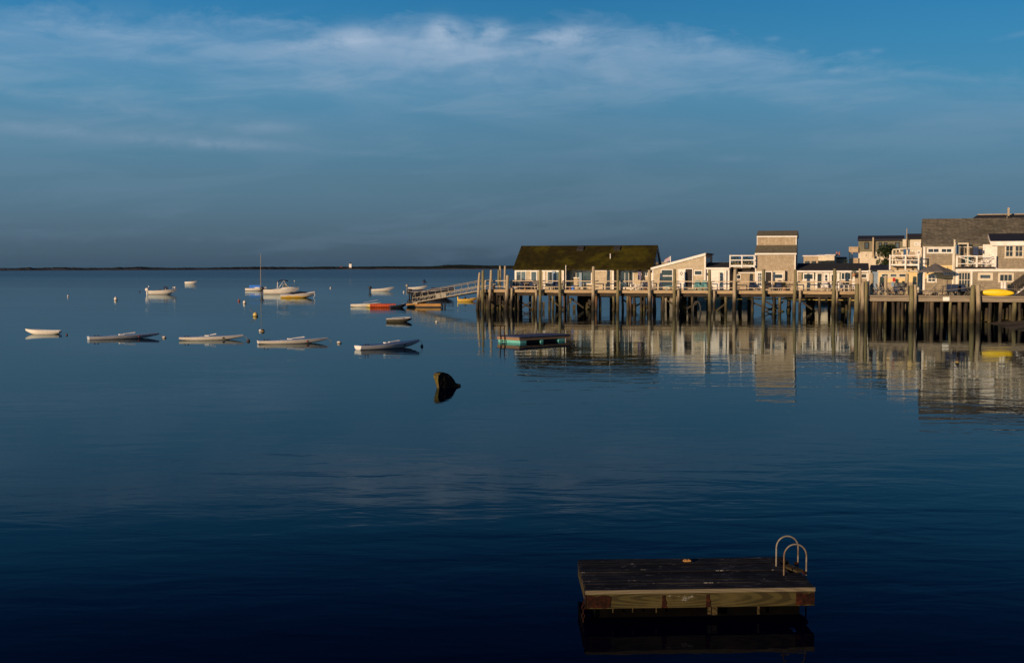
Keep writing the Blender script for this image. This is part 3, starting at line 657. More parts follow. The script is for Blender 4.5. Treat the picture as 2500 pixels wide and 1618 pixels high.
s2.door(1655, 1672.5, 657, 704, 0, mt='white', label='closed white door with a diamond sign')
b = MB(); x0, z0 = s2.P(1663.5, 667.5); b.py([(x0 - .17, z0), (x0, z0 + .2), (x0 + .17, z0), (x0, z0 - .2)], -.05, -.032); o = s2.part('diamond_sign', 'dark', b)
b = MB(); b.py([(x0 - .10, z0), (x0, z0 + .12), (x0 + .10, z0), (x0, z0 - .12)], -.058, -.051); b.build('sign_face', M['sign'], o)
s2.door(1671.5, 1692, 655, 704, 0, mt='dark', label='dark open doorway')
s2.win(1694.5, 1715, 659.5, 672.5, 0, 1, 1, .09)
b = MB()   # dark windows on the shaded right side
for (y0, y1) in ((.8, 1.9), (2.3, 3.4), (3.8, 4.9)):
    for (a, c) in ((.62, .8), (.84, .97)): b.box(xb + .002, xb + .02, y0, y1, zb2 * a - .2, zb2 * c - .2)
s2.part('side_window', 'glass', b)
# --- white flat shed
s3 = Bld(PIER, 'white_shed', 'small white board shed with a black roof between slanted shed and balcony', 'shed', 1723, 1.8, DECK)
b = MB(); s3.bx(b, 1723, 1780.5, 656, 707, 0, 5); s3.part('wall', 'white', b)
b = MB(); x0, z0 = s3.P(1721, 655.5); x1, _ = s3.P(1781, 655.5); zt = s3.P(1750, 640.5, 3)[1]
b.px([(-.15, z0), (-.15, z0 + .12), (3, zt), (5.2, z0 + .1), (5.2, z0)], x0 + .12, x1); s3.part('roof', 'blackroof', b)
b = MB(); b.box(x0 + .12, x1, -.2, -.155, z0 - .1, z0 + .1); s3.bx(b, 1778, 1780.5, 658, 706, -.03, -.002); s3.part('trim', 'white', b)
s3.door(1753, 1768, 660, 705, 0, mt='white', pane='glass_blue', nx=2, ny=4, label='half-glazed white french door')
b = MB(); s3.bx(b, 1769.5, 1773, 660, 705, -.25, -.003); s3.part('open_door_leaf', 'white', b)
b = MB(); s3.bx(b, 1725, 1728, 666, 672, -.2, -.003); s3.part('wall_lamp', 'black', b)
# --- balcony block
s4 = Bld(PIER, 'balcony_shed', 'low shingled shed carrying a white-railed roof balcony left of the tower', 'shed', 1781, 2.6, DECK)
b = MB(); s4.bx(b, 1781, 1843, 666.5, 707, .6, 5); s4.bx(b, 1798, 1843, 667, 707, 0, .598); s4.part('wall', 'shingle', b)
b = MB(); s4.bx(b, 1796.5, 1843, 664.5, 667, -.15, .6); s4.part('trim', 'white', b)
b = MB(); s4.bx(b, 1782, 1842.5, 650.5, 652.5, -1.0, 5); s4.part('balcony_floor', 'dark', b)
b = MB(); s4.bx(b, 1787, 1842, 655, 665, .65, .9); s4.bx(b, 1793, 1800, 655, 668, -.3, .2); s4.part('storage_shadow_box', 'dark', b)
s4.win(1797.5, 1809, 670, 682, 0, 1, 1, .07)
b = MB()
for (ya, yb) in ((623, 625.2), (634, 636.2), (647, 651.5)): s4.bx(b, 1782, 1842.5, ya, yb, -1.05, -.98)
for px in (1781, 1810, 1840): s4.bx(b, px, px + 2.6, 622.5, 653.5, -1.12, -1.05)
b.box(*(s4.P(1781.5, 623.4, -1)[0],) * 1, s4.P(1781.5, 623.4, -1)[0] + .07, -.98, 3.5, s4.P(1781, 625, -1)[1], s4.P(1781, 623, -1)[1])
for i in range(14):
    pass
s4.part('balcony_railing', 'white', b)
b = MB()
for i in range(9):
    x0 = s4.P(1785 + i * 6.2, 650, .4)[0]; z0 = s4.P(1785, 650, .4)[1]
    hgt = .5 + .4 * random.Random(i).random()
    for j in range(26):
        q = random.Random(i * 40 + j); cx, cy, cz = x0 + q.uniform(-.22, .22), .4 + q.uniform(-.2, .2), z0 + .1 + q.uniform(0, hgt); a = q.uniform(0, 6.28); r_ = .09
        b.add([(cx - r_ * math.cos(a), cy - r_ * math.sin(a), cz), (cx + r_ * math.cos(a), cy + r_ * math.sin(a), cz), (cx, cy, cz + r_ * 1.7)], [(0, 1, 2)])
o = b.build('potted_shrubs', M['leaf']); o.location = s4.root.location; o.rotation_euler = s4.root.rotation_euler; tag(o, 'row of leafy potted greenery behind the white balcony rail', 'plants', kind='stuff')
# --- tower
tw = Bld(PIER, 'shingled_tower', 'tall windowless shingled tower house with two stepped grey roofs', 'house', 1843.5, 2.0, DECK)
xl, _ = tw.P(1843.5, 690); xr, _ = tw.P(1941.5, 690)
zA = tw.P(1890, 619.5)[1]; zB = tw.P(1890, 600, 2.3)[1]; zC = tw.P(1890, 577, 2.3)[1]; zD = tw.P(1890, 565.5, 4.3)[1]
b = MB(); b.px([(0, 0), (0, zA), (2.3, zB - .1), (2.3, zC), (4.3, zD - .1), (6.8, zC), (6.8, 0)], xl, xr); tw.part('wall', 'shingle', b)
b = MB(); b.px([(-.2, zA - .05), (-.2, zA + .1), (2.298, zB + .06), (2.298, zB - .09)], xl - .05, xr + .1)
b.px([(2.1, zC + .002 - .1), (2.1, zC + .06), (4.3, zD + .1), (4.3, zD - .06)], xl - .02, xr + .1)
b.px([(4.302, zD - .06), (4.302, zD + .1), (7.0, zC + .06), (7.0, zC - .1)], xl - .02, xr + .1); tw.part('roof', 'taperoof', b)
b = MB(); b.box(xl - .05, xr + .1, -.23, -.202, zA - .1, zA + .06); b.box(xl, xr + .08, 2.06, 2.098, zC - .1, zC + .03)
b.box(xl - .02, xl + .1, -.03, -.002, 0, zA - .11); b.box(xr - .1, xr + .02, -.03, -.002, 0, zA - .11)
b.box(xl, xl + .07, 2.27, 2.298, zB + .1, zC - .12); b.box(xr - .07, xr + .02, 2.27, 2.298, zB + .1, zC - .12); tw.part('trim', 'white', b)
tw.door(1846.5, 1863, 662, 705, 0, mt='white', pane='glass_blue', nx=2, ny=4, label='glazed white french door')
tw.door(1867, 1885, 662, 705, 0, mt='dark', label='dark open doorway')
b = MB(); tw.bx(b, 1887.5, 1916, 660.5, 687, -.55, -.002); bb = tw.part('bay', 'cream', b)
x0, z1 = tw.P(1890, 668, -.55); x1, z0 = tw.P(1912, 681, -.55)
b = MB(); b.box(x0, x1, -.60, -.552, z0, z1); o = b.build('window', M['white'], tw.root); b = MB(); b.box(x0 + .09, x1 - .09, -.612, -.601, z0 + .09, z1 - .09); b.build('pane', M['glass'], o)
# --- black-roofed long cottage
lc = Bld(PIER, 'black_roofed_cottage', 'long low cottage with a flat black roof right of the tower', 'cottage', 1945, 2.2, DECK)
x0, z0 = lc.P(1945, 661.5); x1, _ = lc.P(2119.5, 661.5)
xm = lc.P(2086, 690)[0]
b = MB(); b.box(x0, x1, 0, 5.6, 0, z0 - .05); lc.part('wall', 'shingle', b)
zt = lc.P(2000, 642.5, 3)[1]
b = MB(); b.px([(-.3, z0 - .04), (-.3, z0 + .06), (3, zt), (6, z0), (6, z0 - .04)], x0, x1 + .1); lc.part('roof', 'blackroof', b)
b = MB(); b.box(x0, x1 + .1, -.34, -.302, z0 - .12, z0 + .04)
for (a, c) in ((1945.5, 1947), (1990.5, 1993.5), (2044, 2050), (2081, 2086.5), (2117, 2119.5)): lc.bx(b, a, c, 664, 706, -.03, -.002)
lc.part('trim', 'white', b)
b = MB(); lc.bx(b, 2119.6, 2134, 659.5, 664.5, -.9, -.3); lc.part('eave_box', 'white', b)
lc.win(1960, 1987, 666.5, 684, 0, 1, 1, .13, sill=True)
b = MB(); lc.bx(b, 1960, 1986, 684.6, 690.5, -.04, -.002); lc.bx(b, 1948, 1988, 691, 706, -.02, -.002); lc.part('panel', 'cream', b)
lc.door(1993.8, 2008, 666, 705, 0, mt='dark', pane='glass', label='dark sliding door left of the white chairs')
lc.door(2010, 2024, 666, 705, 0, mt='white', pane='glass', ny=3, label='glazed white door behind the left white chair')
lc.door(2026, 2042, 666, 705, 0, mt='white', pane='glass', ny=1)
lc.win(2052.5, 2079, 664.5, 684, 0, 3, 1, .1)
lc.win(2101.5, 2117, 667, 680, 0, 1, 1, .1)
b = MB()
for px in (1958.5, 1988.8, 2051, 2079.5): lc.bx(b, px - 1.3, px + 1.3, 666, 682, -.08, -.055)
lc.part('shutter', 'leaf', b)

# ------------------------------------------------------------------ right wharf
DW = 2.25
wh = thing('wharf', 'broad grey wooden wharf in front of the big grey-roofed house', 'wharf', WH.w(0, 0, 0), -WH.a)
UW = WH.uz(2620, 722, 0)[0]
b_ = MB()
for i in range(int(UW / .16)): b_.box(i * .16, i * .16 + .15, .1, 13, DW - .05, DW)
b_.build('deck', M['deckwood'], wh)
b_ = MB(); b_.box(-.02, UW, -.02, .095, DW - .12, DW + .0); b_.build('deck_edge', M['beamgrey'], wh)
b_ = MB(); b_.box(.2, UW, .0, .09, DW - .50, DW - .16); b_.build('fascia_beam', M['beamgrey'], wh)
b_ = MB()
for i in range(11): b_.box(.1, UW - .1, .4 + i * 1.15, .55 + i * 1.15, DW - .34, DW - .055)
b_.build('joist', M['underwood'], wh)
u0, z0 = WH.uz(2302, 725, -.03); u1, z1 = WH.uz(2318, 734.5, -.03)
b_ = MB(); b_.box(u0, u1, -.06, -.025, z1, z0); b_.build('notice_board', M['sign'], wh)
q = random.Random(21)
front = [2124, 2131, 2139, 2150, 2160, 2183, 2192, 2204, 2257, 2265, 2276, 2300, 2318, 2345, 2357, 2416, 2441, 2474, 2490, 2515, 2540]
for i, px in enumerate(front):
    v = .3 + q.uniform(0, .3); u = WH.uz(px, 745, v)[0]
    mt = 'pilegreen' if px in (2318, 2474, 2160) else ('pilebrown' if px in (2139, 2276, 2345, 2441, 2131) else 'piledark')
    o = pile_mb(DW - .5, q.uniform(.13, .2), -1, (q.uniform(-.12, .12), 0), i + 500, 8).build('pile', M[mt], wh); o.location = (u, v, 0)
for i in range(62):
    px = 2122 + i * 7.2 + q.uniform(-3, 3); v = q.choice([2.2, 4.2, 6.2, 8.2, 10.2, 12.2]) + q.uniform(-.4, .4); u = WH.uz(px, 745, v)[0]
    o = pile_mb(DW - .35, q.uniform(.15, .24), -1, (q.uniform(-.15, .15), 0), i + 600, 8).build('pile', M['piledark'], wh); o.location = (u, v, 0)
b_ = MB(); b_.box(WH.uz(2250, 740, 12.9)[0], UW, 12.85, 13.0, -.6, DW - .36); b_.build('bulkhead', M['underwood'], wh)
def rope_line(fr, pts, v, z_sag=0, rad=.02, root=None):
    b = MB(); P_ = [(fr.uz(a, c, v)[0], v, fr.uz(a, c, v)[1]) for a, c in pts]; b.tube(P_, rad, 6); return b.build('rope', M['rope'], root)
rope_line(WH, [(2130, 704), (2155, 707.5), (2180, 706), (2214, 702.5)], .5, root=wh)
rope_line(WH, [(2232, 708), (2290, 710), (2340, 705.5), (2374, 700)], .5, root=wh)
rope_line(WH, [(2390, 701), (2440, 704), (2500, 707)], .5, root=wh)

# --- yellow house with blue side
yh = Bld(WH, 'yellow_house', 'one-storey house with yellow front and blue side under a roof terrace', 'house', 2144, 3.2, DW)
xl, zt = yh.P(2144, 661); xr, _ = yh.P(2240, 661)
b = MB(); b.box(xl, xr, 0, 5.5, 0, zt - .02); yh.part('wall', 'shingle', b)
b = MB(); yh.bx(b, 2145.5, 2239, 664, 689, -.02, -.002); yh.part('yellow_band', 'yellow', b)
b = MB(); yh.bx(b, 2130, 2143.8, 661, 707, .5, 5.0); yh.part('side_wing', 'bluepaint', b)
b = MB(); x0, z0 = yh.P(2123.5, 660, 0); x1, z1 = yh.P(2171, 660, 0); zq = yh.P(2150, 647, 2.5)[1]
b.px([(-.2, z0), (-.2, z0 + .05), (2.5, zq), (5.5, zq - .1), (5.5, z0)], x0, x1); yh.part('roof', 'navyroof', b)
b = MB(); yh.bx(b, 2142, 2240, 660.2, 664, -.24, -.021); yh.bx(b, 2143.2, 2145.4, 664.1, 708, -.03, -.002); yh.part('trim', 'cream', b)
yh.win(2150, 2170.5, 666, 678.5, -.021, 1, 1, .12, 'cream'); yh.win(2171, 2192, 666, 678.5, -.021, 1, 1, .12, 'cream', 'glass_blue'); yh.win(2192.5, 2214, 666, 678.5, -.021, 1, 1, .12, 'cream')
b = MB(); yh.bx(b, 2172, 2242, 644.5, 648.5, -.9, 4.8); ft = yh.part('terrace_floor', 'white', b)
b = MB(); yh.bx(b, 2173, 2238, 649.5, 660, .6, .8); yh.part('terrace_underside_board', 'furn', b)
b = MB()
for (ya, yb) in ((622.8, 625.2), (634, 635.6)): yh.bx(b, 2172, 2245, ya, yb, -.92, -.86)
for px in (2171, 2209, 2241): yh.bx(b, px, px + 3, 622, 659, -1.0, -.925)
yh.part('terrace_railing', 'white', b)
b = MB(); xa, za = yh.P(2179, 610, 3.2); xb, zb = yh.P(2215, 606, 3.2); b.bar((xa, 3.2, za), (xb, 3.2, zb), .07, .12); xc, zc = yh.P(2250, 606, 3.2); b.bar((xb + .06, 3.2, zb), (xc, 3.2, zc), .07, .12)
for px in (2179, 2188, 2196, 2215, 2232): xx = yh.P(px, 620, 3.2)[0]; b.box(xx - .06, xx + .06, 3.16, 3.24, yh.P(2200, 644, 3.2)[1], za + (0 if px > 2190 else -.06))
yh.part('pergola', 'cream', b)
# --- big grey-roofed house
bh = Bld(WH, 'grey_roofed_house', 'big two-storey shingled house with a huge grey shingle roof', 'house', 2255, 4.2, DW)
xl, ze = bh.P(2255, 598.5); xr = bh.P(2640, 600)[0]; zr = bh.P(2300, 535.5, 4.2)[1]
zd = bh.P(2300, 658)[1]
b = MB(); b.px([(0, 0), (0, ze - .05), (4.2, zr - .2), (8.4, ze - .05), (8.4, 0)], xl, xr); bh.part('wall', 'shingle_grey', b)
b = MB(); b.px([(-.3, ze - .1), (-.3, ze + .05), (4.2, zr + .06), (4.2, zr - .09)], xl - .1, xr); b.px([(4.202, zr - .09), (4.202, zr + .06), (8.7, ze + .05), (8.7, ze - .1)], xl - .1, xr); bh.part('roof', 'greyroof', b)
b = MB(); bh.bx(b, 2253.5, 2400, 599.5, 603, -.05, -.002)
for (a, c) in ((2254, 2257.5), (2326, 2330)): bh.bx(b, a, c, 603.1, 708, -.055, -.002)
bh.part('trim', 'white', b)
b = MB(); bh.bx(b, 2258, 2326, 647.5, 668, -.03, -.002); bh.bx(b, 2258, 2326, 668.1, 680, -.02, -.002); bh.part('yellow_band', 'yellow', b)
bh.win(2263, 2295, 604.5, 619, 0, 2, 1, .12); bh.win(2295.5, 2326, 604.5, 619, 0, 2, 1, .12)
bh.win(2263, 2287, 671, 690, -.021, 2, 2, .12, 'white'); bh.win(2303, 2323, 660, 672, -.031, 3, 1, .1, 'white', 'glass_blue')
# lower front block with balcony on top
b = MB(); bh.bx(b, 2333, 2640, 659, 712, -1.6, -.002); bh.part('front_block', 'shingle_grey', b)
b = MB(); bh.bx(b, 2332.5, 2640, 656.5, 663, -1.66, -1.602)
for (a, c) in ((2332.5, 2338.5), (2369.5, 2373.5)): bh.bx(b, a, c, 663.1, 708, -1.65, -1.602)
bh.part('fascia_board', 'white', b)
b = MB(); bh.bx(b, 2334, 2428, 651, 656.4, -1.5, 0); bh.part('balcony_floor', 'dark', b)
bh.win(2339, 2370, 663.5, 703, -1.602, 4, 2, .09, 'cream', name='glass_door', label='tall glazed garden door')
bh.win(2387.5, 2424, 665.5, 685, -1.602, 1, 1, .2, 'cream', 'glass_blue', label='small curtained window in a wide cream frame')
bh.win(2437, 2475, 666, 690, -1.602, 3, 1, .16, 'cream')
b = MB()
for (ya, yb) in ((624.2, 626.6), (643, 644.6)): bh.bx(b, 2334, 2431, ya, yb, -1.56, -1.5)
for px in (2334, 2382.5, 2428): bh.bx(b, px, px + 4, 624, 652, -1.62, -1.561)
for (a, c, d, e) in ((2338, 626, 2385, 643), (2386, 643, 2432, 627)):
    xa, za = bh.P(a, c, -1.53); xb, zb = bh.P(d, e, -1.53); b.bar((xa, -1.53, za), (xb, -1.53, zb), .05, .06)
bh.part('balcony_railing', 'white', b)
b = MB(); xx, zz = bh.P(2330.5, 585, -1.75); b.box(xx - .06, xx + .06, -1.81, -1.69, 0, zz); x2 = bh.P(2363, 594.5, -1.2)[0]; z2 = bh.P(2363, 594.5, -1.2)[1]
b.box(x2 - .06, x2 + .06, -1.26, -1.14, bh.P(2363, 650, -1.2)[1], z2 - .002); b.bar((xx + .06, -1.2, z2), (x2 + .06, -1.2, z2), .06, .12); bh.part('pergola_post', 'cream', b)
# balcony door (white)
bh.door(2400.5, 2421, 597.5, 652, -.4, mt='white', label='white balcony door with a small round knocker')
b = MB(); bh.bx(b, 2400, 2422, 597, 652, -.395, -.002); bh.part('door_block', 'white', b)
# right wing
b = MB(); x0, z0 = bh.P(2423, 657, -1.2); x1, z1 = bh.P(2640, 592, -1.2)
b.box(x0, x1, -1.2, -.004, z0, z1); bh.part('wing_wall', 'shingle_grey', b)
b = MB(); xa, za = bh.P(2418, 591, -1.45); zq = bh.P(2450, 570, 1.2)[1]; b.px([(-1.45, za), (-1.45, za + .1), (1.2, zq), (1.2, zq - .35)], xa, x1); bh.part('wing_roof', 'navyroof', b)
b = MB(); b.box(xa, x1, -1.5, -1.452, za - .32, za + .06); bh.bx(b, 2422, 2428, 596, 658, -1.26, -1.202); bh.bx(b, 2429, 2434, 597, 656, -1.23, -1.202)
b.px([(-1.45, za - .05), (1.2, zq - .35), (1.2, zq - .1), (-1.45, za + .1)], xa - .05, xa - .004); bh.part('wing_trim', 'white', b)
bh.win(2453, 2475.5, 598, 629, -1.202, 2, 2, .12, 'cream', sill=True); bh.win(2476, 2499, 598, 629, -1.202, 2, 2, .12, 'cream', sill=True)
# staircase at the right edge
st = thing('outdoor_staircase', 'white stepped staircase with dark railing at the right edge', 'stairs', WH.w(WH.uz(2470, 708, .9)[0], .9, DW), -WH.a)
b = MB(); b2 = MB(); b3 = MB(); n_ = 12
for i in range(n_):
    x0 = i * .235; z0 = i * .185
    b.box(x0, x0 + .24, .0, 1.2, max(0, z0 - .14), z0 + .02); 
b.build('steps', M['white'], st)
b2.add([(.2, -.02, 0), (2.9, -.02, 0), (2.9, -.02, 2.1), (.2, .02, 0), (2.9, .02, 0), (2.9, .02, 2.1)], [(0, 1, 2), (5, 4, 3), (0, 3, 4, 1), (1, 4, 5, 2), (2, 5, 3, 0)]); b2.build('lattice_side', M['dark'], st)
for y_ in (.05, 1.15):
    b3.bar((0, y_, .95), (2.82, y_, 3.15), .06, .08)
    for i in range(n_ * 2): x0 = .06 + i * .117; b3.box(x0 - .02, x0 + .02, y_ - .02, y_ + .02, x0 * .787, x0 * .787 + .9)
b3.build('railing', M['dark'], st)
# --- far dark roofed building
dr = Bld(WH, 'dark_roofed_house', 'dark roof ridge showing above the big grey roof at the right', 'house', 2372, 30, 2.0)
xa, za = dr.P(2366, 538); xp, zp = dr.P(2392, 521.5); xe = dr.P(2640, 522)[0]
b = MB(); b.box(xa + .3, xe, 0, 8, 0, za); dr.part('wall', 'shingle_olive', b)
b = MB(); b.add([(xa, 0, za), (xe, 0, za), (xe, 4, zp), (xp, 4, zp), (xa, 8, za), (xe, 8, za)], [(0, 1, 2, 3), (0, 3, 4), (4, 3, 2, 5), (1, 5, 2), (0, 4, 5, 1)]); dr.part('roof', 'blackroof', b)
b = MB(); b.bar((xp, 4, zp + .05), (xe, 4, zp + .05), .15, .1); x0 = dr.P(2467, 520)[0]; b.box(x0 - .1, x0 + .1, 2.5, 2.7, zp - 1, zp + .7); b.bar((x0 - .3, 0.3, za + .2), (x0, 3.9, zp + .02), .12, .15); dr.part('ridge_flashing', 'shingle', b)
# --- mid-left far houses
oh = Bld(WH, 'olive_house', 'distant two-storey house with olive upper wall and flat dark roof behind the tree', 'house', 2096, 38, 2.0)
xl, zt = oh.P(2096, 588); xr = oh.P(2206, 588)[0]; zm = oh.P(2100, 614.5)[1]
b = MB(); b.box(xl, xr, 0, 9, 0, zm); oh.part('lower_wall', 'cream', b)
b = MB(); b.box(xl, xr, -.05, 9, zm + .003, zt); oh.part('upper_wall', 'shingle_olive', b)
b = MB(); b.px([(-.4, zt + .003), (-.4, zt + .2), (1.5, zt + .62), (9.2, zt + .5), (9.2, zt + .003)], xl - .1, xr + .1); oh.part('roof', 'navyroof', b)
for (a, c) in ((2110, 2121.5), (2145, 2153), (2158, 2166), (2185, 2196)): oh.win(a, c, 591, 608, -.052, 1, 1, .1, 'dark', 'glass_blue')
oh.win(2110.5, 2119.5, 617, 629.5, 0, 2, 2, .15, 'cream'); oh.win(2138, 2147, 617, 629.5, 0, 2, 2, .15, 'cream')
b = MB(); oh.bx(b, 2130, 2133, 579.5, 624, -.5, -.06); oh.bx(b, 2129, 2134.5, 623, 629, -.7, -.52); oh.part('chimney_pipe', 'furn', b)
b = MB(); oh.bx(b, 2072.5, 2095.5, 602.5, 614, -.3, -.2); oh.bx(b, 2071, 2095.5, 614.1, 616, -.4, 3); oh.bx(b, 2073, 2095.5, 630, 646, -.3, 3)
for px in (2073, 2077, 2080): oh.bx(b, px, px + 1.4, 616.2, 629.8, -.28, -.1)
oh.part('side_balcony', 'furn', b)
wc = Bld(WH, 'cream_house', 'distant cream house with dark gabled roof left of the big grey roof', 'house', 2226, 26, 2.0)
xl, zt = wc.P(2222, 584); xr = wc.P(2262, 583)[0]
b = MB(); b.box(xl, xr, 0, 7, 0, zt); wc.part('wall', 'cream', b)
xa = wc.P(2213, 584)[0]; zq = wc.P(2230, 570.5, 2.5)[1]
b = MB(); b.px([(-.3, zt), (-.3, zt + .1), (2.5, zq), (7, zt)], xa, xr + .2); wc.part('roof', 'blackroof', b)
b = MB(); wc.bx(b, 2203.5, 2221.8, 584, 604, .2, 3); wc.part('side_wall', 'shingle_olive', b)
wc.win(2232, 2242, 592, 600, 0, 2, 1, .12); wc.win(2242.5, 2252, 592, 600, 0, 2, 1, .12); wc.win(2226, 2236, 611, 622, 0, 2, 1, .12); wc.win(2238, 2248, 611, 622, 0, 2, 1, .12)
b = MB(); wc.bx(b, 2204, 2212, 584.5, 603, -.3, .18); wc.part('porch', 'cream', b)
b = MB(); u0, z0 = WH.uz(2212.8, 646, 12); u1, z1 = WH.uz(2212.8, 558, 12); b.tube([(0, 0, 0), (0, 0, z1 - 2.0)], [.07, .035]); o = b.build('flagpole', M['furn']); o.location = WH.w(u0, 12, 2.0); tag(o, 'bare thin pole rising behind the white roof terrace', 'pole')
# low pale houses on the shore behind the black roof
far = [(1962, 1998, 623.5, 84, 'shingle', 'long low pale house with flat roof just right of the tower'), (1998, 2018, 622.5, 80, 'cream', 'small cream box house behind the black roof'), (2017, 2037, 621.5, 76, 'cream', 'tallest cream box house behind the black roof, with a chimney'), (2037, 2062, 629, 82, 'shingle', 'pale shingled house with dark shed roof behind the black roof'), (2085, 2122, 641, 60, 'cream', 'low cream building with a round-topped porch left of the navy roof')]
for i, (a, c, yt_, v_, mt, lb) in enumerate(far):
    fb = Bld(WH, 'shore_house', lb, 'house', a, v_, 1.9); xl, zt = fb.P(a, yt_ + 2.5); xr = fb.P(c, yt_)[0]
    b = MB(); b.box(xl, xr, 0, 6, 0, zt); fb.part('wall', mt, b)
    b = MB(); b.px([(-.25, zt + .002), (-.25, zt + .12), (3, zt + .30), (6.2, zt + .12), (6.2, zt + .002)], xl - .15, xr + .15); fb.part('roof', ['white', 'white', 'white', 'blackroof', 'white'][i], b)
    for j in range(2): wx = xl + (xr - xl) * (.25 + .45 * j); wb = MB(); wb.box(wx - .35, wx + .35, -.04, -.002, zt * .62, zt * .84); wb.build('window', M['glass'], fb.root)
    if i == 2:
        for cx in (2043, 2049): b = MB(); fb.bx(b, cx - 2, cx + 1.5, 615, 625, 3, 3.6); fb.part('chimney', 'brick', b)
b = MB(); u0, z0 = WH.uz(2139.5, 646, 16); b.tube([(0, 0, 0), (0, 0, .9)], .1); b.ball((0, 0, 1.0), .14, nu=8, nv=6); o = b.build('post', M['red']); o.location = WH.w(u0, 16, 3.9); 
bpy.data.objects.remove(o)

# tree behind the terrace
def tree(fr, px, v, z0, pxw, ytop, label, seed=1, n=2600):
    u, _ = fr.uz(px, 640, v); zt = fr.uz(px, ytop, v)[1] - z0; W_ = (fr.uz(px + pxw / 2, 640, v)[0] - fr.uz(px - pxw / 2, 640, v)[0]) / 2
    t = thing('tree', label, 'tree', fr.w(u, v, z0), 0); q = random.Random(seed)
    b = MB(); b.tube([(0, 0, 0), (.05, 0, zt * .4), (.1, .1, zt * .75)], [.16, .12, .05])
    for i in range(7):
        a = q.uniform(0, 6.28); b.tube([(.05, 0, zt * (.3 + .06 * i)), (W_ * .6 * math.cos(a), W_ * .6 * math.sin(a), zt * (.5 + .06 * i))], [.06, .02], 6)
    b.build('trunk', M['bark'], t)
    cl = []
    for i in range(30):
        a = q.uniform(0, 6.28); hh = q.uniform(.28, .92); rr = W_ * (1.05 - abs(hh - .5) * 1.1) * math.sqrt(q.random()); cl.append((rr * math.cos(a), rr * math.sin(a), zt * hh, W_ * q.uniform(.18, .38)))
    b = MB()
    for i in range(n):
        c = q.choice(cl); d = Vector((q.gauss(0, 1), q.gauss(0, 1), q.gauss(0, .8))).normalized() * c[3] * q.uniform(.6, 1.05)
        p = Vector(c[:3]) + d; s_ = q.uniform(.06, .12); x = Vector((q.gauss(0, 1), q.gauss(0, 1), q.gauss(0, 1))).normalized(); y = x.orthogonal().normalized()
        b.add([p - x * s_, p + y * s_ * .6, p + x * s_, p - y * s_ * .6], [(0, 1, 2, 3)])
    b.build('crown', M['leaf'], t); return t
tree(WH, 2164, 18, 2.0, 62, 588, 'dark green round tree behind the roof terrace', 4, 6500)
tree(WH, 2066, 74, 1.9, 18, 624, 'small dark tree left of the wooden side balcony', 9, 500)

# flag behind the slanted shed
u0, z0 = PIER.uz(1637, 646, 40); _, z1 = PIER.uz(1637, 625, 40)
fp = thing('flagpole', 'white flagpole with a small red flag behind the slanted shed roof', 'flagpole', PIER.w(u0, 40, 0.0), -PIER.a)
b = MB(); b.tube([(0, 0, -1.5), (0, 0, z1)], .06); b.build('pole', M['white'], fp)
b = MB(); b.add([(-.05, 0, z1 - .05), (-.05, 0.02, z1 - .6), (-.7, .05, z1 - .9), (-1.1, 0, z1 - 1.1), (-.75, .0, z1 - .45)], [(0, 1, 2, 3, 4)]); b.build('flag', M['flag'], fp)
fbt = thing('float_house', 'low grey building edge beyond the slanted shed roof', 'building', PIER.w(PIER.uz(1615, 650, 38)[0], 38, 0), -PIER.a)
b = MB(); b.box(0, 12, 0, 6, -.5, PIER.uz(1625, 643, 38)[1]); b.build('wall', M['shingle_grey'], fbt)
b = MB(); b.box(-.2, 12.2, -.2, 6.2, PIER.uz(1625, 643, 38)[1] + .003, PIER.uz(1625, 640.5, 38)[1]); b.build('roof', M['shingle'], fbt)

# ------------------------------------------------------------------ deck furniture
def adirondack(mt, name='deck_chair'):
    t = thing(name, 'x', 'chair', (0, 0, 0)); b = MB(); b.px([(-.35, .36), (-.35, .40), (.25, .30), (.25, .26)], -.28, .28); b.build('seat', mt, t)
    b = MB()
    for i in range(5): x = -.26 + i * .11; b.px([(.2, .28), (.52, 1.0 + (.06 if i in (1, 2, 3) else 0)), (.55, 1.0 + (.06 if i in (1, 2, 3) else 0)), (.24, .28)], x, x + .095)
    b.build('backrest', mt, t)
    for s_ in (-1, 1):
        b = MB(); b.box(s_ * .36 - .06, s_ * .36 + .06, -.42, .38, .58, .61); b.build('armrest', mt, t)
        b = MB(); b.box(s_ * .33 - .03, s_ * .33 + .03, -.38, -.30, 0, .575); b.build('leg', mt, t)
        b = MB(); b.px([(.2, .0), (.35, 0), (.4, .575), (.3, .575)], s_ * .33 - .02, s_ * .33 + .02); b.build('leg', mt, t)
    return t
def put(o, fr, px, v, z, rz, label, group=None):
    u = fr.uz(px, 700, v)[0]; o.location = fr.w(u, v, z); o.rotation_euler = (0, 0, -fr.a + rz); o['label'] = label
    if group: o['group'] = group
    return o
ac = adirondack(M['white']); wcx = adirondack(M['furn'])
put(ac, PIER, 1550, 1.0, DECK, R(70), 'white slatted deck chair in front of the cottage glass door, facing left', 'white deck chairs on the long wharf')
for px, rz, lb in ((1560, R(-60), 'white slatted deck chair nearest the hanging lilac towel'), (2013, 0, 'white deck chair in front of the doors of the black-roofed cottage, left of two'), (2060, R(50), 'white deck chair under the cottage window right of the leaning pile')):
    put(copy_tree(ac), PIER, px, 1.1, DECK, rz, lb, 'white deck chairs on the long wharf')
tcx = adirondack(M['tealpaint'])
put(tcx, PIER, 1703, .9, DECK, R(10), 'teal deck chair under the small shed window, left one', 'teal deck chairs by the shed')
put(copy_tree(tcx), PIER, 1716, .9, DECK, R(-10), 'teal deck chair under the small shed window, right one', 'teal deck chairs by the shed')
dc = adirondack(M['navy'])
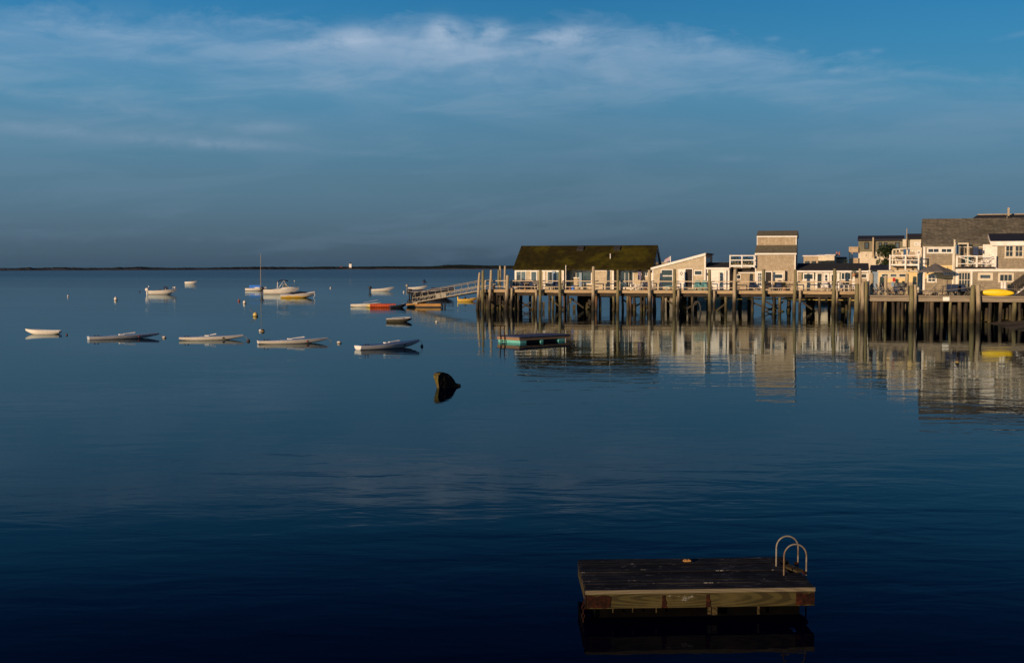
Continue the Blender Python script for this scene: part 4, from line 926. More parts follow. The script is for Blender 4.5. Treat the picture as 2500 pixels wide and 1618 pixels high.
for i, (px, v, rz, lb) in enumerate(((1257, 1.1, R(200), 'dark chair at the left end of the cottage front'), (1279, .8, R(30), 'dark deck chair before the left sliding door'), (1302, 1.0, R(150), 'dark deck chair before the narrow second window'),
                    (1356, 1.3, 0, 'dark blue chair below the divided window'), (1575, .7, R(10), 'dark chair beside the grey pile at the shed joint'), (1841, 1.1, R(30), 'dark chair between balcony shed and tower'), (1898, .9, R(-20), 'dark deck chair under the tower bay, left of the planter'))):
    put(dc if i == 0 else copy_tree(dc), PIER, px, v, DECK, rz, lb, 'dark deck chairs on the long wharf')
def table(mt, L_=1.1, W_=.7, hgt=.72, name='patio_table'):
    t = thing(name, 'x', 'table', (0, 0, 0)); b = MB()
    for i in range(6): b.box(-L_ / 2, L_ / 2, -W_ / 2 + i * W_ / 6, -W_ / 2 + (i + .9) * W_ / 6, hgt - .04, hgt)
    b.build('tabletop', mt, t)
    for sx in (-1, 1):
        for sy in (-1, 1): b = MB(); b.bar((sx * (L_ / 2 - .08), sy * (W_ / 2 - .08), 0), (sx * (L_ / 2 - .12), sy * (W_ / 2 - .1), hgt - .045), .06); b.build('leg', mt, t)
    return t
tt = table(M['furn'], .8, .8, .62)
put(tt, PIER, 1212, 1.0, DECK, 0, 'small pale wooden table at the wharf end between two tall piles', 'small tables on the long wharf')
put(table(M['furn'], 1.0, .7, .7), PIER, 1291, 1.3, DECK, 0, 'wooden table between the dark chairs before the cottage', 'small tables on the long wharf')
put(table(M['white'], .9, .6, .75), PIER, 1519, .8, DECK, 0, 'white table at the left of the cottage glass door', 'small tables on the long wharf')
put(table(M['tealpaint'], 1.15, .45, .45, 'bench'), PIER, 1639, .9, DECK, 0, 'teal bench under the tall shed window', 'small tables on the long wharf')['category'] = 'bench'
def pot(label, px, v, fr=PIER, z=DECK, h_=.35, hp=.35, seed=0, mt='terracotta', leaf='leaf'):
    u = fr.uz(px, 700, v)[0]; t = thing('flower_pot', label, 'potted plant', fr.w(u, v, z)); q = random.Random(seed)
    b = MB(); b.tube([(0, 0, 0), (0, 0, hp)], [.13, .19], 10); b.build('pot', M[mt], t); b = MB()
    for i in range(110):
        p = Vector((q.gauss(0, .16), q.gauss(0, .16), hp + abs(q.gauss(0, h_ * .6)))); x = Vector((q.gauss(0, 1), q.gauss(0, 1), q.gauss(0, 1))).normalized() * .05; y = x.orthogonal() * .6
        b.add([p - x, p + y, p + x, p - y], [(0, 1, 2, 3)])
    b.build('plant', M[leaf], t); return t
for i, (lb, px, v, hh) in enumerate((('potted plant with pale blooms at the outer end of the wharf', 1206, 2.2, .7), ('dark leafy potted plant behind the thick low-topped pile', 1249, 2.5, .8), ('potted plant in front of the left sliding door', 1283, 1.6, .5),
                         ('low potted plant beside the stacked planks left of the blue bucket', 1391, .9, .3), ('leafy planter under the tower bay window', 1915, 1.2, .6), ('low leafy pot right of the white cottage chairs', 1574, 1.3, .3), ('hanging leafy basket by the post of the black-roofed cottage', 2084, 1.6, .5))):
    o = pot(lb, px, v, h_=hh, seed=i)
    o['group'] = 'flower pots on the long wharf'
    if 'hanging' in lb: o.location.z = PIER.uz(2084, 676, 1.6)[1]; MB().build
bk = thing('bucket', 'blue plastic bucket on the deck in the cottage recess', 'bucket', PIER.w(PIER.uz(1399, 705, .6)[0], .6, DECK))
b = MB(); b.tube([(0, 0, 0), (0, 0, .42)], [.17, .22], 12); b.build('body', M['blue'], bk); b = MB(); b.tube([(-.21, 0, .4), (-.12, 0, .62), (.12, 0, .62), (.21, 0, .4)], .012, 6); b.build('handle', M['steel'], bk)
def hanging(name, fr, v, px0, px1, py0, py1, mt, label, cat='towel', group=None):
    u0, z1 = fr.uz(px0, py0, v); u1, z0 = fr.uz(px1, py1, v); b = MB(); n_ = 6; w_ = u1 - u0
    vs = []
    for j in range(4):
        for i in range(n_ + 1): vs.append((w_ * i / n_, .03 * math.sin(i * 2.1 + j), (z1 - z0) * j / 3))
    for j in range(4):
        for i in range(n_ + 1): vs.append((w_ * i / n_, .03 + .03 * math.sin(i * 2.1 + j), (z1 - z0) * j / 3))
    k_ = (n_ + 1); o2 = 4 * k_
    fs = [(j * k_ + i, j * k_ + i + 1, (j + 1) * k_ + i + 1, (j + 1) * k_ + i) for j in range(3) for i in range(n_)]
    fs += [tuple(o2 + a for a in f[::-1]) for f in fs]
    b.add(vs, fs, True); o = b.build(name, M[mt]); o.location = fr.w(u0, v, z0); o.rotation_euler = (0, 0, -fr.a); return tag(o, label, cat, group)
hanging('beach_towel', PIER, 2.9, 1557.5, 1565.5, 658.5, 683, 'lilac', 'long lilac cloth hanging on the cottage wall beside the glass door')
hanging('beach_towel', PIER, -.02, 1301, 1318, 684.5, 695, 'greycloth', 'grey towel hung over the wharf railing before the cottage')
hanging('beach_towel', WH, 1.3, 2179.5, 2186, 678, 687.5, 'red', 'bright red towel hanging in front of the yellow house')
hanging('beach_towel', WH, 1.4, 2176, 2183, 688, 699, 'bluepaint', 'blue-grey towel hanging below the red towel')
hanging('boat_cover', WH, 1.2, 2184, 2211, 690, 700, 'black', 'black tarp draped in front of the yellow house', 'tarp')
# clothes line on the big house balcony
for i, (a, c, y0, y1, mt, lb) in enumerate(((2333, 2341, 598, 620, 'bluepaint', 'pale blue garment hanging at the left of the balcony'), (2344.5, 2347.5, 605, 613, 'dark', 'leftmost small dark sock on the balcony line'), (2350, 2353, 605, 613, 'dark', 'middle small dark sock on the balcony line'),
          (2356, 2359, 605, 614, 'dark', 'small dark sock nearest the balcony post'), (2368, 2376, 605, 622, 'dark', 'dark brown garment on the balcony line'), (2376.5, 2389, 602, 623, 'navy', 'navy towel on the balcony line'), (2393, 2397, 608, 617, 'navy', 'small navy garment left of the balcony door'))):
    hanging('garment', WH, 3.1, a, c, y0, y1, mt, lb, 'laundry', 'laundry drying over the balcony')
o = rope_line(WH, [(2331, 600), (2350, 604.5), (2375, 604), (2400, 603)], 3.1, rad=.012); o.location = WH.w(0, 0, 0); o.rotation_euler = (0, 0, -WH.a); o.name = 'clothes_line'; tag(o, 'thin clothes line strung across the balcony', 'line')
# umbrella
um = thing('patio_umbrella', 'large grey patio umbrella with a drooping lower flap', 'umbrella', WH.w(WH.uz(2282.5, 708, 1.6)[0], 1.6, DW), -WH.a)
zt = WH.uz(2282, 642.5, 1.6)[1] - DW; zb = WH.uz(2282, 661.5, 1.6)[1] - DW; rr = (WH.uz(2326, 661, 1.6)[0] - WH.uz(2238, 661, 1.6)[0]) / 2
b = MB(); b.tube([(0, 0, 0), (0, 0, zt + .1)], .025); b.build('pole', M['alu'], um); b = MB(); b.tube([(0, 0, 0), (0, 0, .12)], [.3, .22], 12); b.build('base', M['black'], um)
vs = [(0, 0, zt)]; n_ = 8
for rI, zz in ((.30, .70), (1, 0)):
    for i in range(n_): a = 2 * math.pi * (i + .5) / n_; vs.append((rr * rI * math.cos(a), rr * rI * math.sin(a), zb + (zt - zb) * (zz if rI < 1 else 0)))
for i in range(n_): a = 2 * math.pi * (i + .5) / n_; vs.append((rr * math.cos(a), rr * math.sin(a), zb - .12))
fs = [(0, 1 + i, 1 + (i + 1) % n_) for i in range(n_)] + [(1 + i, 9 + i, 9 + (i + 1) % n_, 1 + (i + 1) % n_) for i in range(n_)] + [(9 + i, 17 + i, 17 + (i + 1) % n_, 9 + (i + 1) % n_) for i in range(n_)]
b = MB(); b.add(vs, fs); b.build('canopy', M['greycloth'], um)
b = MB()
for i in range(n_): a = 2 * math.pi * (i + .5) / n_; b.bar((0, 0, zb - .15), (rr * .6 * math.cos(a), rr * .6 * math.sin(a), zb + .18), .02)
b.build('ribs', M['alu'], um)
# loungers and chairs on the right wharf
def lounger(mt, fm):
    t = thing('sun_lounger', 'x', 'lounger', (0, 0, 0)); b = MB(); b.box(-.95, .3, -.3, .3, .30, .36); b.build('seat', mt, t)
    b = MB(); b.add([(.3, -.3, .32), (.3, .3, .32), (.85, .3, .85), (.85, -.3, .85), (.3, -.3, .38), (.3, .3, .38), (.82, .3, .90), (.82, -.3, .90)], [(0, 1, 2, 3), (7, 6, 5, 4), (0, 4, 5, 1), (1, 5, 6, 2), (2, 6, 7, 3), (3, 7, 4, 0)]); b.build('backrest', mt, t)
    for sx in (-.8, .25):
        for sy in (-.3, .3): b = MB(); b.bar((sx, sy, 0), (sx + .03, sy, .3), .035); b.build('leg', fm, t)
    return t
lo = lounger(M['greycloth'], M['alu'])
for i, (px, v, rz, lb) in enumerate(((2262, 1.0, 0, 'grey sun lounger left under the patio umbrella'), (2284, 1.0, 0, 'grey sun lounger right under the patio umbrella'), (2308, 1.3, R(15), 'grey sun lounger right of the umbrella pole'))):
    put(lo if i == 0 else copy_tree(lo), WH, px, v, DW, rz, lb, 'grey sun loungers under the umbrella')
def folding(mt, fm):
    t = thing('folding_chair', 'x', 'chair', (0, 0, 0)); b = MB(); b.box(-.25, .25, -.25, .22, .36, .40); b.build('seat', mt, t)
    b = MB(); b.px([(.2, .4), (.42, .95), (.45, .95), (.23, .4)], -.24, .24); b.build('backrest', mt, t)
    for s_ in (-.27, .27):
        b = MB(); b.tube([(s_, -.3, 0), (s_, .1, .42), (s_, .46, 1.02)], .018, 6); b.build('frame', fm, t)
        b = MB(); b.tube([(s_, .3, 0), (s_, -.1, .4), (s_, -.26, .6), (s_, .3, .62)], .018, 6); b.build('armrest', fm, t)
    return t
fc = folding(M['navy'], M['alu'])
for i, (px, v, rz, lb) in enumerate(((2140, .9, R(80), 'navy folding chair beside the brown deck post, leftmost'), (2151, .9, R(80), 'navy folding chair second from the wharf corner'), (2166, .9, R(60), 'navy folding chair in front of the brown post before the yellow house'), (2188, 1.1, R(-10), 'folding chair below the red towel'), (2200, 1.3, R(20), 'folding chair in front of the black tarp'),
        (2316, .8, R(-170), 'folding chair with its back to the water, left of the dark table'), (2330, .8, R(-175), 'folding chair with its back to the water beside the house corner post'), (2350, 1.4, R(160), 'folding chair before the tall garden door'), (2364, 1.1, R(110), 'folding chair left of the low green pile by the kayak'))):
    put(fc if i == 0 else copy_tree(fc), WH, px, v, DW, rz, lb, 'folding chairs on the right wharf')
put(table(M['black'], 1.5, .8, .78), WH, 2322, 1.5, DW, 0, 'dark patio table at the house corner post', 'tables on the right wharf')
put(table(M['navy'], 1.6, .8, .6), WH, 2352, 1.9, DW, 0, 'low dark table before the tall garden door', 'tables on the right wharf')
for i, (px, z_, lb) in enumerate(((2446.5, .0, 'white surfboard-like post left of the stairs'), (2454, .0, 'white post nearest the stairs'))):
    b = MB(); b.tube([(0, 0, 0), (0, 0, 1.12), (0, 0, 1.18)], [.12, .12, .07], 10); o = b.build('bollard', M['white']); o.location = WH.w(WH.uz(px, 700, 1.0)[0], 1.0, DW); tag(o, ['round-topped white post left of its twin at the stair foot', 'round-topped white post nearest the stair foot'][i], 'post', 'white posts at the stair foot')
# terrace items
put(wcx, WH, 2196, 3.6, yh.P(2196, 644.5, .4)[1] + DW, R(20), 'brown wooden chair on the roof terrace at the left', 'terrace chairs')
put(copy_tree(wcx), WH, 2220, 3.6, yh.P(2196, 644.5, .4)[1] + DW, R(-20), 'brown wooden chair on the roof terrace at the right', 'terrace chairs')
put(table(M['furn'], 1.2, .7, .7), WH, 2230, 4.6, yh.P(2196, 644.5, .4)[1] + DW, 0, 'wooden table on the roof terrace', 'tables on the right wharf')
put(folding(M['tealpaint'], M['white']), WH, 2366, 3.3, bh.P(2366, 651, -1)[1] + DW, R(30), 'teal chair on the big house balcony', None)
put(copy_tree(ac), WH, 2410, 3.2, bh.P(2410, 651, -1)[1] + DW, R(-60), 'white chair on the balcony before the white door', 'terrace chairs')

# ------------------------------------------------------------------ boats
def hull_pts(L_, B_, Hs, Hb, sw=.7, draft=.1, sternup=0.0, full=2.3, nst=16):
    st = []
    for i in range(nst + 1):
        t = i / nst
        bm = B_ / 2 * (sw + (1 - sw) * math.sin(math.pi / 2 * min(1, t / .42))) if t < .42 else B_ / 2 * max(.015, 1 - ((t - .42) / .58) ** full)
        zs = Hs + (Hb - Hs) * t ** 2.0
        zk = -draft + (Hb * .7 + draft) * max(0, (t - .55) / .45) ** 2.2 + sternup * max(0, 1 - t / .25) ** 1.5
        st.append((t * L_ - L_ / 2, bm, zs, zk))
    return st
def hull_mesh(st, open_=True, inner=.86, floor=.06, mi_deck=1, crown=.04):
    b = MB(); n = len(st); sec = []
    for (x, bm, zs, zk) in st:
        rk = .0
        sec.append([(x, 0, zk), (x, -bm * .62, zk + (zs - zk) * .12), (x, -bm * .88, zk + (zs - zk) * .45), (x, -bm, zs)])
    vs = [p for s_ in sec for p in s_]; k = 4
    fs = [(i * k + j, (i + 1) * k + j, (i + 1) * k + j + 1, i * k + j + 1) for i in range(n - 1) for j in range(k - 1)]
    b.add(vs, fs, True); b.add([(x, -y, z) for x, y, z in vs], [f[::-1] for f in fs], True)
    s0 = sec[0]; b.add(s0 + [(x, -y, z) for x, y, z in s0[1:][::-1]], [(0, 1, 2, 3, 4, 5, 6)])
    if open_:
        vi = []
        for (x, bm, zs, zk) in st:
            f_ = max(floor, zk + .03); x_ = x + (.04 if x == st[0][0] else 0)
            vi += [(x_, 0, f_), (x_, -bm * inner * .8, f_), (x_, -bm * inner, zs - .005), (x, -bm, zs)]
        fs = [(i * 4 + j, i * 4 + j + 1, (i + 1) * 4 + j + 1, (i + 1) * 4 + j) for i in range(n - 1) for j in range(3)]
        b.add(vi, fs, False, mi_deck); b.add([(x, -y, z) for x, y, z in vi], [f[::-1] for f in fs], False, mi_deck)
        a = vi[:3]; b.add(a + [(x, -y, z) for x, y, z in a[1:][::-1]], [(0, 1, 2, 3, 4)], mi=mi_deck)
        a = [vi[2], vi[3]]; b.add([vi[3], vi[2], (vi[2][0], -vi[2][1], vi[2][2]), (vi[3][0], -vi[3][1], vi[3][2])], [(0, 1, 2, 3)], mi=mi_deck)
    else:
        vd = []
        for (x, bm, zs, zk) in st: vd += [(x, -bm, zs), (x, -bm * .5, zs + crown), (x, 0, zs + crown * 1.3), (x, bm * .5, zs + crown), (x, bm, zs)]
        fs = [(i * 5 + j, i * 5 + j + 1, (i + 1) * 5 + j + 1, (i + 1) * 5 + j) for i in range(n - 1) for j in range(4)]
        b.add(vd, fs, True, mi_deck); b.add(vd[:5], [(4, 3, 2, 1, 0)], mi=mi_deck)
    return b
def rim(st, r, mt, root, name='gunwale'):
    b = MB(); P_ = [(x, -bm, zs) for (x, bm, zs, zk) in st]; b.tube(P_, r, 6); b.tube([(x, -y, z) for x, y, z in P_], r, 6); b.tube([(st[0][0], -st[0][1], st[0][2]), (st[0][0], st[0][1], st[0][2])], r, 6); return b.build(name, M[mt], root)
def outboard(root, x, z, s_=1.0, mt='black', cowl=.24):
    b = MB(); b.ball((x - .12 * s_, 0, z + cowl * .7), cowl * 1.15, cowl * .8, cowl, 12, 8); m_ = b.build('outboard_motor', M[mt], root)
    b = MB(); b.px([(-.05 * s_, z), (.05 * s_, z), (.05 * s_, -.25), (-.05 * s_, -.25)], x - .24 * s_, x - .10 * s_)
    b.px([(-.02, -.3), (.02, -.3), (.02, -.05), (-.02, -.05)], x - .34 * s_, x - .05 * s_); b.build('motor_leg', M[mt], m_)
    return m_
def boat_at(name, px, pywl, heading, label, cat='boat', group=None):
    return thing(name, label, cat, at_z(px, pywl, 0), R(heading), group)
def cl(b, pts, r): return b.tube(pts, r, 6)
GB = 'small white boats moored in a row'
# A short dinghy far left
def dinghy(name, px, py, hd, L_, B_, Hs, Hb, label, hull='gel', deck='gelgrey', group=None, sw=.75, open_=True, sternup=0.0, rimmat='gel', full=2.3, draft=.08, seats=2):
    t = boat_at(name, px, py, hd, label, 'boat', group); st_ = hull_pts(L_, B_, Hs, Hb, sw, draft, sternup, full)
    hull_mesh(st_, open_).build('hull', [M[hull], M[deck]], t); rim(st_, .022, rimmat, t)
    if open_:
        for i in range(seats):
            x = -L_ * .22 + i * L_ * .32; bm = B_ / 2 * .84; b = MB(); b.box(x - .12, x + .12, -bm, bm, Hs * .72, Hs * .72 + .04); b.build('thwart', M[deck], t)
    return t, st_
dinghy('dinghy', 105, 815.5, 184, 2.35, 1.0, .22, .36, 'short white dinghy with high bow pointing left, farthest left', group=GB, sternup=.12)
b = MB(); p = None
def oar(t, x0, x1, y0, y1, z0, z1, mt='white', wd=.16):
    b = MB(); b.tube([(x0, y0, z0), (x1, y1, z1)], .02, 6); d = Vector((x1 - x0, y1 - y0, z1 - z0)).normalized(); a = Vector((x1, y1, z1)); b.bar(a, a + d * .55, wd, .03); b.build('oar', M[mt], t)
def board_boat(px, py, hd, L_, B_, label, hull, deck, sternup=.05, Hs=.18, Hb=.29, strip=(.0, .7), dark=None, transom=None):
    t = boat_at('sailing_skiff', px, py, hd, label, 'boat', GB); st_ = hull_pts(L_, B_, Hs, Hb, .62, .05, sternup, 2.0)
    hull_mesh(st_, False).build('hull', [M[hull], M[deck]], t); rim(st_, .018, hull, t, 'gunwale')
    b = MB(); b.box(-.75, .1, -.26, .26, Hs + .03, Hs + .06); b.build('cockpit', M['gelgrey'], t)
    b = MB(); b.add([(strip[0], -.08, Hs + .12), (strip[0], .1, Hs + .12), (strip[1], .1, Hs + .17), (strip[1], -.08, Hs + .17), (strip[0], -.08, Hs + .15), (strip[0], .1, Hs + .15), (strip[1], .1, Hs + .23), (strip[1], -.08, Hs + .23)], [(0, 1, 2, 3), (7, 6, 5, 4), (0, 4, 5, 1), (1, 5, 6, 2), (2, 6, 7, 3), (3, 7, 4, 0)])
    b.box(strip[0] - .32, strip[0] - .05, -.12, .12, Hs + .06, Hs + .13); b.build('daggerboard', M['white'], t)
    b = MB(); b.tube([(L_ / 2 - .05, 0, Hb), (L_ / 2 + .18, 0, Hb - .12), (L_ / 2 + .24, 0, .15), (L_ / 2 + .2, 0, -.05)], .012, 6); b.build('mooring_rope', M['rope'], t)
    if dark: # round emblem near the bow
        i = int(.72 * 16); x, bm, zs, zk = st_[i]
        b = MB(); b.ball((x, -bm * .93, zs * .62), .07, .02, .06, 10, 6); b.build('emblem', M[dark], t)
    for x in (-L_ / 2 + .35, -L_ / 2 + .55): b = MB(); b.ball((x, -.18, Hs + .07), .05, nu=8, nv=6); b.build('cleat', M['black'], t)
    return t
board_boat(303, 826.5, 32, 4.5, 1.1, 'grey-hulled long skiff second from the left, lavender side with white blade on deck', 'gelgrey', 'gelblue', .0, dark='buoyred')
board_boat(516, 829.5, 13, 3.95, 1.1, 'long white skiff with dark round emblem, third from the left', 'gel', 'gelblue', .09, dark='dark', strip=(-.1, .3))
board_boat(715, 838, 20, 4.2, 1.15, 'long white skiff with dark red emblem and rope at its bow', 'gel', 'gelblue', .07, dark='buoyred')
e = board_boat(950, 850, 40, 4.2, 1.15, 'blue-decked long skiff with bright white transom, nearest of the row', 'gelgrey', 'bluedeck', .02, .22, .40, dark='dark')
b = MB(); st_ = hull_pts(4.2, 1.15, .22, .40, .62, .05, .02, 2.0); x, bm, zs, zk = st_[0]
b.add([(x - .012, -bm, zs), (x - .012, -bm * .88, zk + (zs - zk) * .45), (x - .012, 0, zk + .03), (x - .012, bm * .88, zk + (zs - zk) * .45), (x - .012, bm, zs), (x - .004, bm, zs), (x - .004, -bm, zs)], [(0, 1, 2, 3, 4), (0, 4, 5, 6)]); b.build('transom', M['white'], e)
# F dark dinghy
t, st_ = dinghy('dinghy', 974.5, 785.8, 8, 2.15, 1.05, .27, .33, 'old dark square dinghy with pale rim, between rock and gangway', 'dinghy', 'dinghy', sw=.8, rimmat='white', sternup=.1, full=3)
oar(t, -.6, .4, -.1, .2, .36, .40, 'white', .1)
# G white rowboat
t, _ = dinghy('rowboat', 893, 749, 10, 3.5, 1.2, .30, .50, 'white rowboat tied at the left of the orange raft', 'gel', 'gelblue', sternup=.1)
oar(t, -.3, .9, -.1, .2, .5, .7, 'white', .12)
# N far small boat
t, _ = dinghy('skiff', 466, 693.5, 6, 3.2, 1.3, .65, .9, 'tiny pale motor skiff farthest out on the left', 'gel', 'gelgrey', rimmat='gelgrey'); outboard(t, .55, .75, .9, cowl=.2)
# J, K outboard skiffs
t, _ = dinghy('skiff', 934, 711.2, 10, 4.3, 1.5, .42, .85, 'white open skiff with black outboard, left of the gangway boats', rimmat='gel'); outboard(t, -2.25, .5, 1.2, cowl=.30)
t, _ = dinghy('skiff', 1020, 706.5, 10, 4.0, 1.5, .42, .8, 'white skiff with a folded dark canopy behind the gangway', rimmat='gel'); outboard(t, -2.1, .62, 1.2, 'alu', .28)
b = MB(); b.tube([(1.3, 0, .8), (1.2, 0, 1.9)], [.05, .28], 8); b.tube([(1.2, 0, 1.9), (1.9, 0, 1.3)], [.30, .06], 8); b.build('folded_canopy', M['navy'], t)
# M motorboat left
t = boat_at('motorboat', 397, 718.6, 12, 'white motorboat with navy console cover moored left of centre'); st_ = hull_pts(4.7, 1.8, .62, .95, .85, .1)
hull_mesh(st_, True, .9, .3).build('hull', [M['gel'], M['gelgrey']], t); rim(st_, .03, 'gel', t)
b = MB(); b.box(.2, .9, -.4, .4, .5, 1.15); b.box(.25, .75, -.38, .38, 1.15, 1.35); b.build('console_cover', M['navy'], t); b = MB(); b.box(-.75, -.15, -.45, .45, .4, .85); b.build('seat_cover', M['navy'], t)
b = MB(); b.tube([(1.7, .3, .8), (1.7, .3, 1.3)], .03, 6); b.tube([(.5, -.41, .6), (.5, -.41, 1.0)], .03, 6); b.build('post', M['white'], t)
b = MB(); b.ball((2.05, -.2, 1.2), .22, .16, .12); b.tube([(2.05, -.2, .85), (2.05, -.2, 1.15)], .03, 6); b.build('white_fender', M['white'], t); outboard(t, -2.4, .62, 1.2, 'white', .30); b = MB(); b.ball((-2.3, .5, 1.35), .12); b.build('stern_ball', M['buoy'], t)
# O sailboat
t = boat_at('sailboat', 625, 710, 4, 'small white sailboat with tall bare mast and blue boom cover'); st_ = hull_pts(4.1, 1.6, .42, .62, .7, .05, .05)
hull_mesh(st_, False, crown=.12).build('hull', [M['gel'], M['gel']], t); rim(st_, .03, 'gel', t)
b = MB(); b.tube([(.95, 0, .4), (.95, 0, 7.3)], [.05, .03], 8); b.build('mast', M['furn'], t)
b = MB(); b.tube([(.9, 0, 1.05), (-1.35, 0, 1.0)], .05); b.build('boom', M['alu'], t)
b = MB(); b.px([(-.02, .62), (-.13, .95), (-.1, 1.12), (.1, 1.12), (.13, .95), (.02, .62)], -1.3, .85); b.build('sail_cover', M['blue'], t)
b = MB(); b.box(-.2, .7, -.35, .35, .55, .72); b.build('cabin', M['gel'], t)
b = MB(); b.tube([(.95, 0, 7.2), (2.0, 0, .62)], .008, 4); b.tube([(.95, 0, 5.5), (.7, -.75, .5)], .008, 4); b.tube([(.95, 0, 5.5), (.7, .75, .5)], .008, 4); b.build('stay', M['steel'], t)
# P cruiser
t = boat_at('cabin_cruiser', 687, 718, 8, 'white cabin motorboat with windscreen and navy bimini top'); st_ = hull_pts(6.0, 2.2, .78, 1.15, .9, .1)
hull_mesh(st_, True, .9, .35).build('hull', [M['gel'], M['gelgrey']], t); rim(st_, .035, 'gel', t)
b = MB(); vs = []
for (x, y, z) in ((-.6, .85, .82), (.3, .88, 1.15), (1.2, .75, 1.25), (2.2, .42, 1.2), (2.7, .12, 1.12)): vs += [(x, -y, z - .25), (x, -y * .8, z), (x, y * .8, z), (x, y, z - .25)]
b.add(vs, [(i * 4 + j, (i + 1) * 4 + j, (i + 1) * 4 + j + 1, i * 4 + j + 1) for i in range(4) for j in range(3)], True); b.build('foredeck', M['gel'], t)
b = MB(); b.add([(1.3, -.62, 1.2), (1.3, .62, 1.2), (.75, .55, 1.75), (.75, -.55, 1.75)], [(0, 1, 2, 3)]); b.add([(1.3, -.62, 1.2), (.3, -.7, 1.12), (.4, -.62, 1.7), (.75, -.55, 1.75)], [(0, 1, 2, 3)]); ws = b.build('windscreen', M['glass_blue'], t)
b = MB(); b.tube([(1.3, -.62, 1.2), (.75, -.55, 1.77), (.75, .55, 1.77), (1.3, .62, 1.2)], .025, 6); b.tube([(.75, -.55, 1.77), (.35, -.62, 1.72), (.25, -.7, 1.1)], .025, 6); b.build('frame', M['white'], ws)
b = MB(); vs = []
for (x, z) in ((-.75, 2.15), (-.3, 2.38), (.3, 2.45), (.85, 2.38), (1.15, 2.3)): vs += [(x, -.8, z - .08), (x, 0, z + .06), (x, .8, z - .08)]
b.add(vs, [(i * 3 + j, (i + 1) * 3 + j, (i + 1) * 3 + j + 1, i * 3 + j + 1) for i in range(4) for j in range(2)], True); b.add([(x, y, z - .05) for x, y, z in vs], [(i * 3 + j, i * 3 + j + 1, (i + 1) * 3 + j + 1, (i + 1) * 3 + j) for i in range(4) for j in range(2)], True); cp = b.build('bimini_top', M['navy'], t)
b = MB()
for s_ in (-1, 1): b.tube([(-.7, s_ * .85, .9), (-.6, s_ * .8, 2.15)], .03, 6); b.tube([(-.5, s_ * .85, 1.0), (.5, s_ * .8, 2.4)], .02, 6); b.tube([(.9, s_ * .75, 1.3), (.5, s_ * .8, 2.4)], .02, 6)
b.build('pole', M['white'], cp)
b = MB(); b.tube([(1.4, -.7, 1.28), (2.2, -.42, 1.62), (2.85, 0, 1.55), (2.2, .42, 1.62), (1.4, .7, 1.28)], .018, 6)
b.build('bow_rail', M['alu'], t)
b = MB(); b.box(-2.2, -1.5, -.6, .6, .5, .92); b.build('engine_cover', M['black'], t); outboard(t, -3.1, .72, 1.2, cowl=.32)
b = MB(); b.box(-2.95, 2.2, -1.115, -1.09, .60, .63); 
# Q yellow speedboat
t = boat_at('speedboat', 727, 727, 12, 'low yellow-sided speedboat with black cover moored in front of the cruiser'); st_ = hull_pts(5.1, 1.8, .38, .78, .85, .1)
hull_mesh(st_, False, crown=.16).build('hull', [M['twotone'], M['gel']], t); rim(st_, .05, 'gel', t)
b = MB(); vs = []
for (x, y, z) in ((-1.4, .5, .55), (-.6, .62, .85), (.4, .6, .98), (1.3, .45, .88), (2.0, .2, .78)): vs += [(x, -y, z - .22), (x, -y * .55, z), (x, y * .55, z), (x, y, z - .22)]
b.add(vs, [(i * 4 + j, (i + 1) * 4 + j, (i + 1) * 4 + j + 1, i * 4 + j + 1) for i in range(4) for j in range(3)], True); b.build('cockpit_cover', M['black'], t)
b = MB(); b.tube([(2.5, 0, .75), (2.6, -.1, .4), (2.35, -.2, .0)], .03, 6); b.build('mooring_rope', M['white'], t)
# I dark boats behind gangway
t = boat_at('speedboat', 1056, 724, 8, 'dark-hulled speedboat with black engine behind the gangway'); st_ = hull_pts(6.8, 2.2, .80, 1.25, .85, .1)
hull_mesh(st_, False, crown=.2).build('hull', [M['darkhull'], M['darkhull']], t); rim(st_, .04, 'gelgrey', t); b = MB(); b.px([(-.7, .85), (-.45, 1.45), (.45, 1.45), (.7, .85)], -.2, 1.6); b.build('cockpit_cover', M['navy'], t)
m_ = outboard(t, -3.4, .55, 1.5, cowl=.42); b = MB(); b.tube([(-3.5, -.35, .6), (-3.5, -.35, 1.1)], .08, 8); b.build('engine_cowl', M['black'], m_)
# L yellow boat
t, _ = dinghy('rowboat', 1141, 735.5, 6, 2.6, 1.1, .28, .5, 'small yellow boat tied behind the wharf end piles', 'gelyellow', 'orange', rimmat='gelyellow'); outboard(t, -.2, .35, .9, cowl=.16)
b = MB(); b.tube([(-1.3, -.2, .1), (-1.3, -.2, .65)], .07, 8); b.build('marker', M['kayak'], t)
# orange raft, dark boat, orange float
t = thing('float_dock', 'orange ribbed rubber float between the white rowboat and the wooden float', 'float', at_z(935, 750, 0), R(2))
b = MB(); b.tube([(-1.5, 0, .2), (1.5, 0, .2)], .22, 10)
for i in range(11): x = -1.4 + i * .28; b.tube([(x, 0, .2), (x + .1, 0, .2)], .25, 10)
b.build('tube', M['orange'], t); b = MB(); b.tube([(-1.5, 0, .2), (-1.95, 0, .14)], [.22, .04], 8); b.build('nose', M['buoyyellow'], t)
dinghy('dinghy', 972, 751, 20, 1.9, .9, .25, .5, 'small dark boat squeezed between the orange float and the wooden float', 'darkhull', 'darkhull', rimmat='bluedeck', group=None)
t = thing('float_dock', 'long orange-brown wooden float under the gangway foot', 'float', at_z(1034, 750, 0), R(-1))
b = MB(); b.box(-2.0, 2.0, -.1, 1.6, .12, .42); b.build('deck', M['orangewood'], t); b = MB(); b.box(-1.9, 1.9, 0, 1.5, -.3, .118); b.build('floats', M['black'], t)
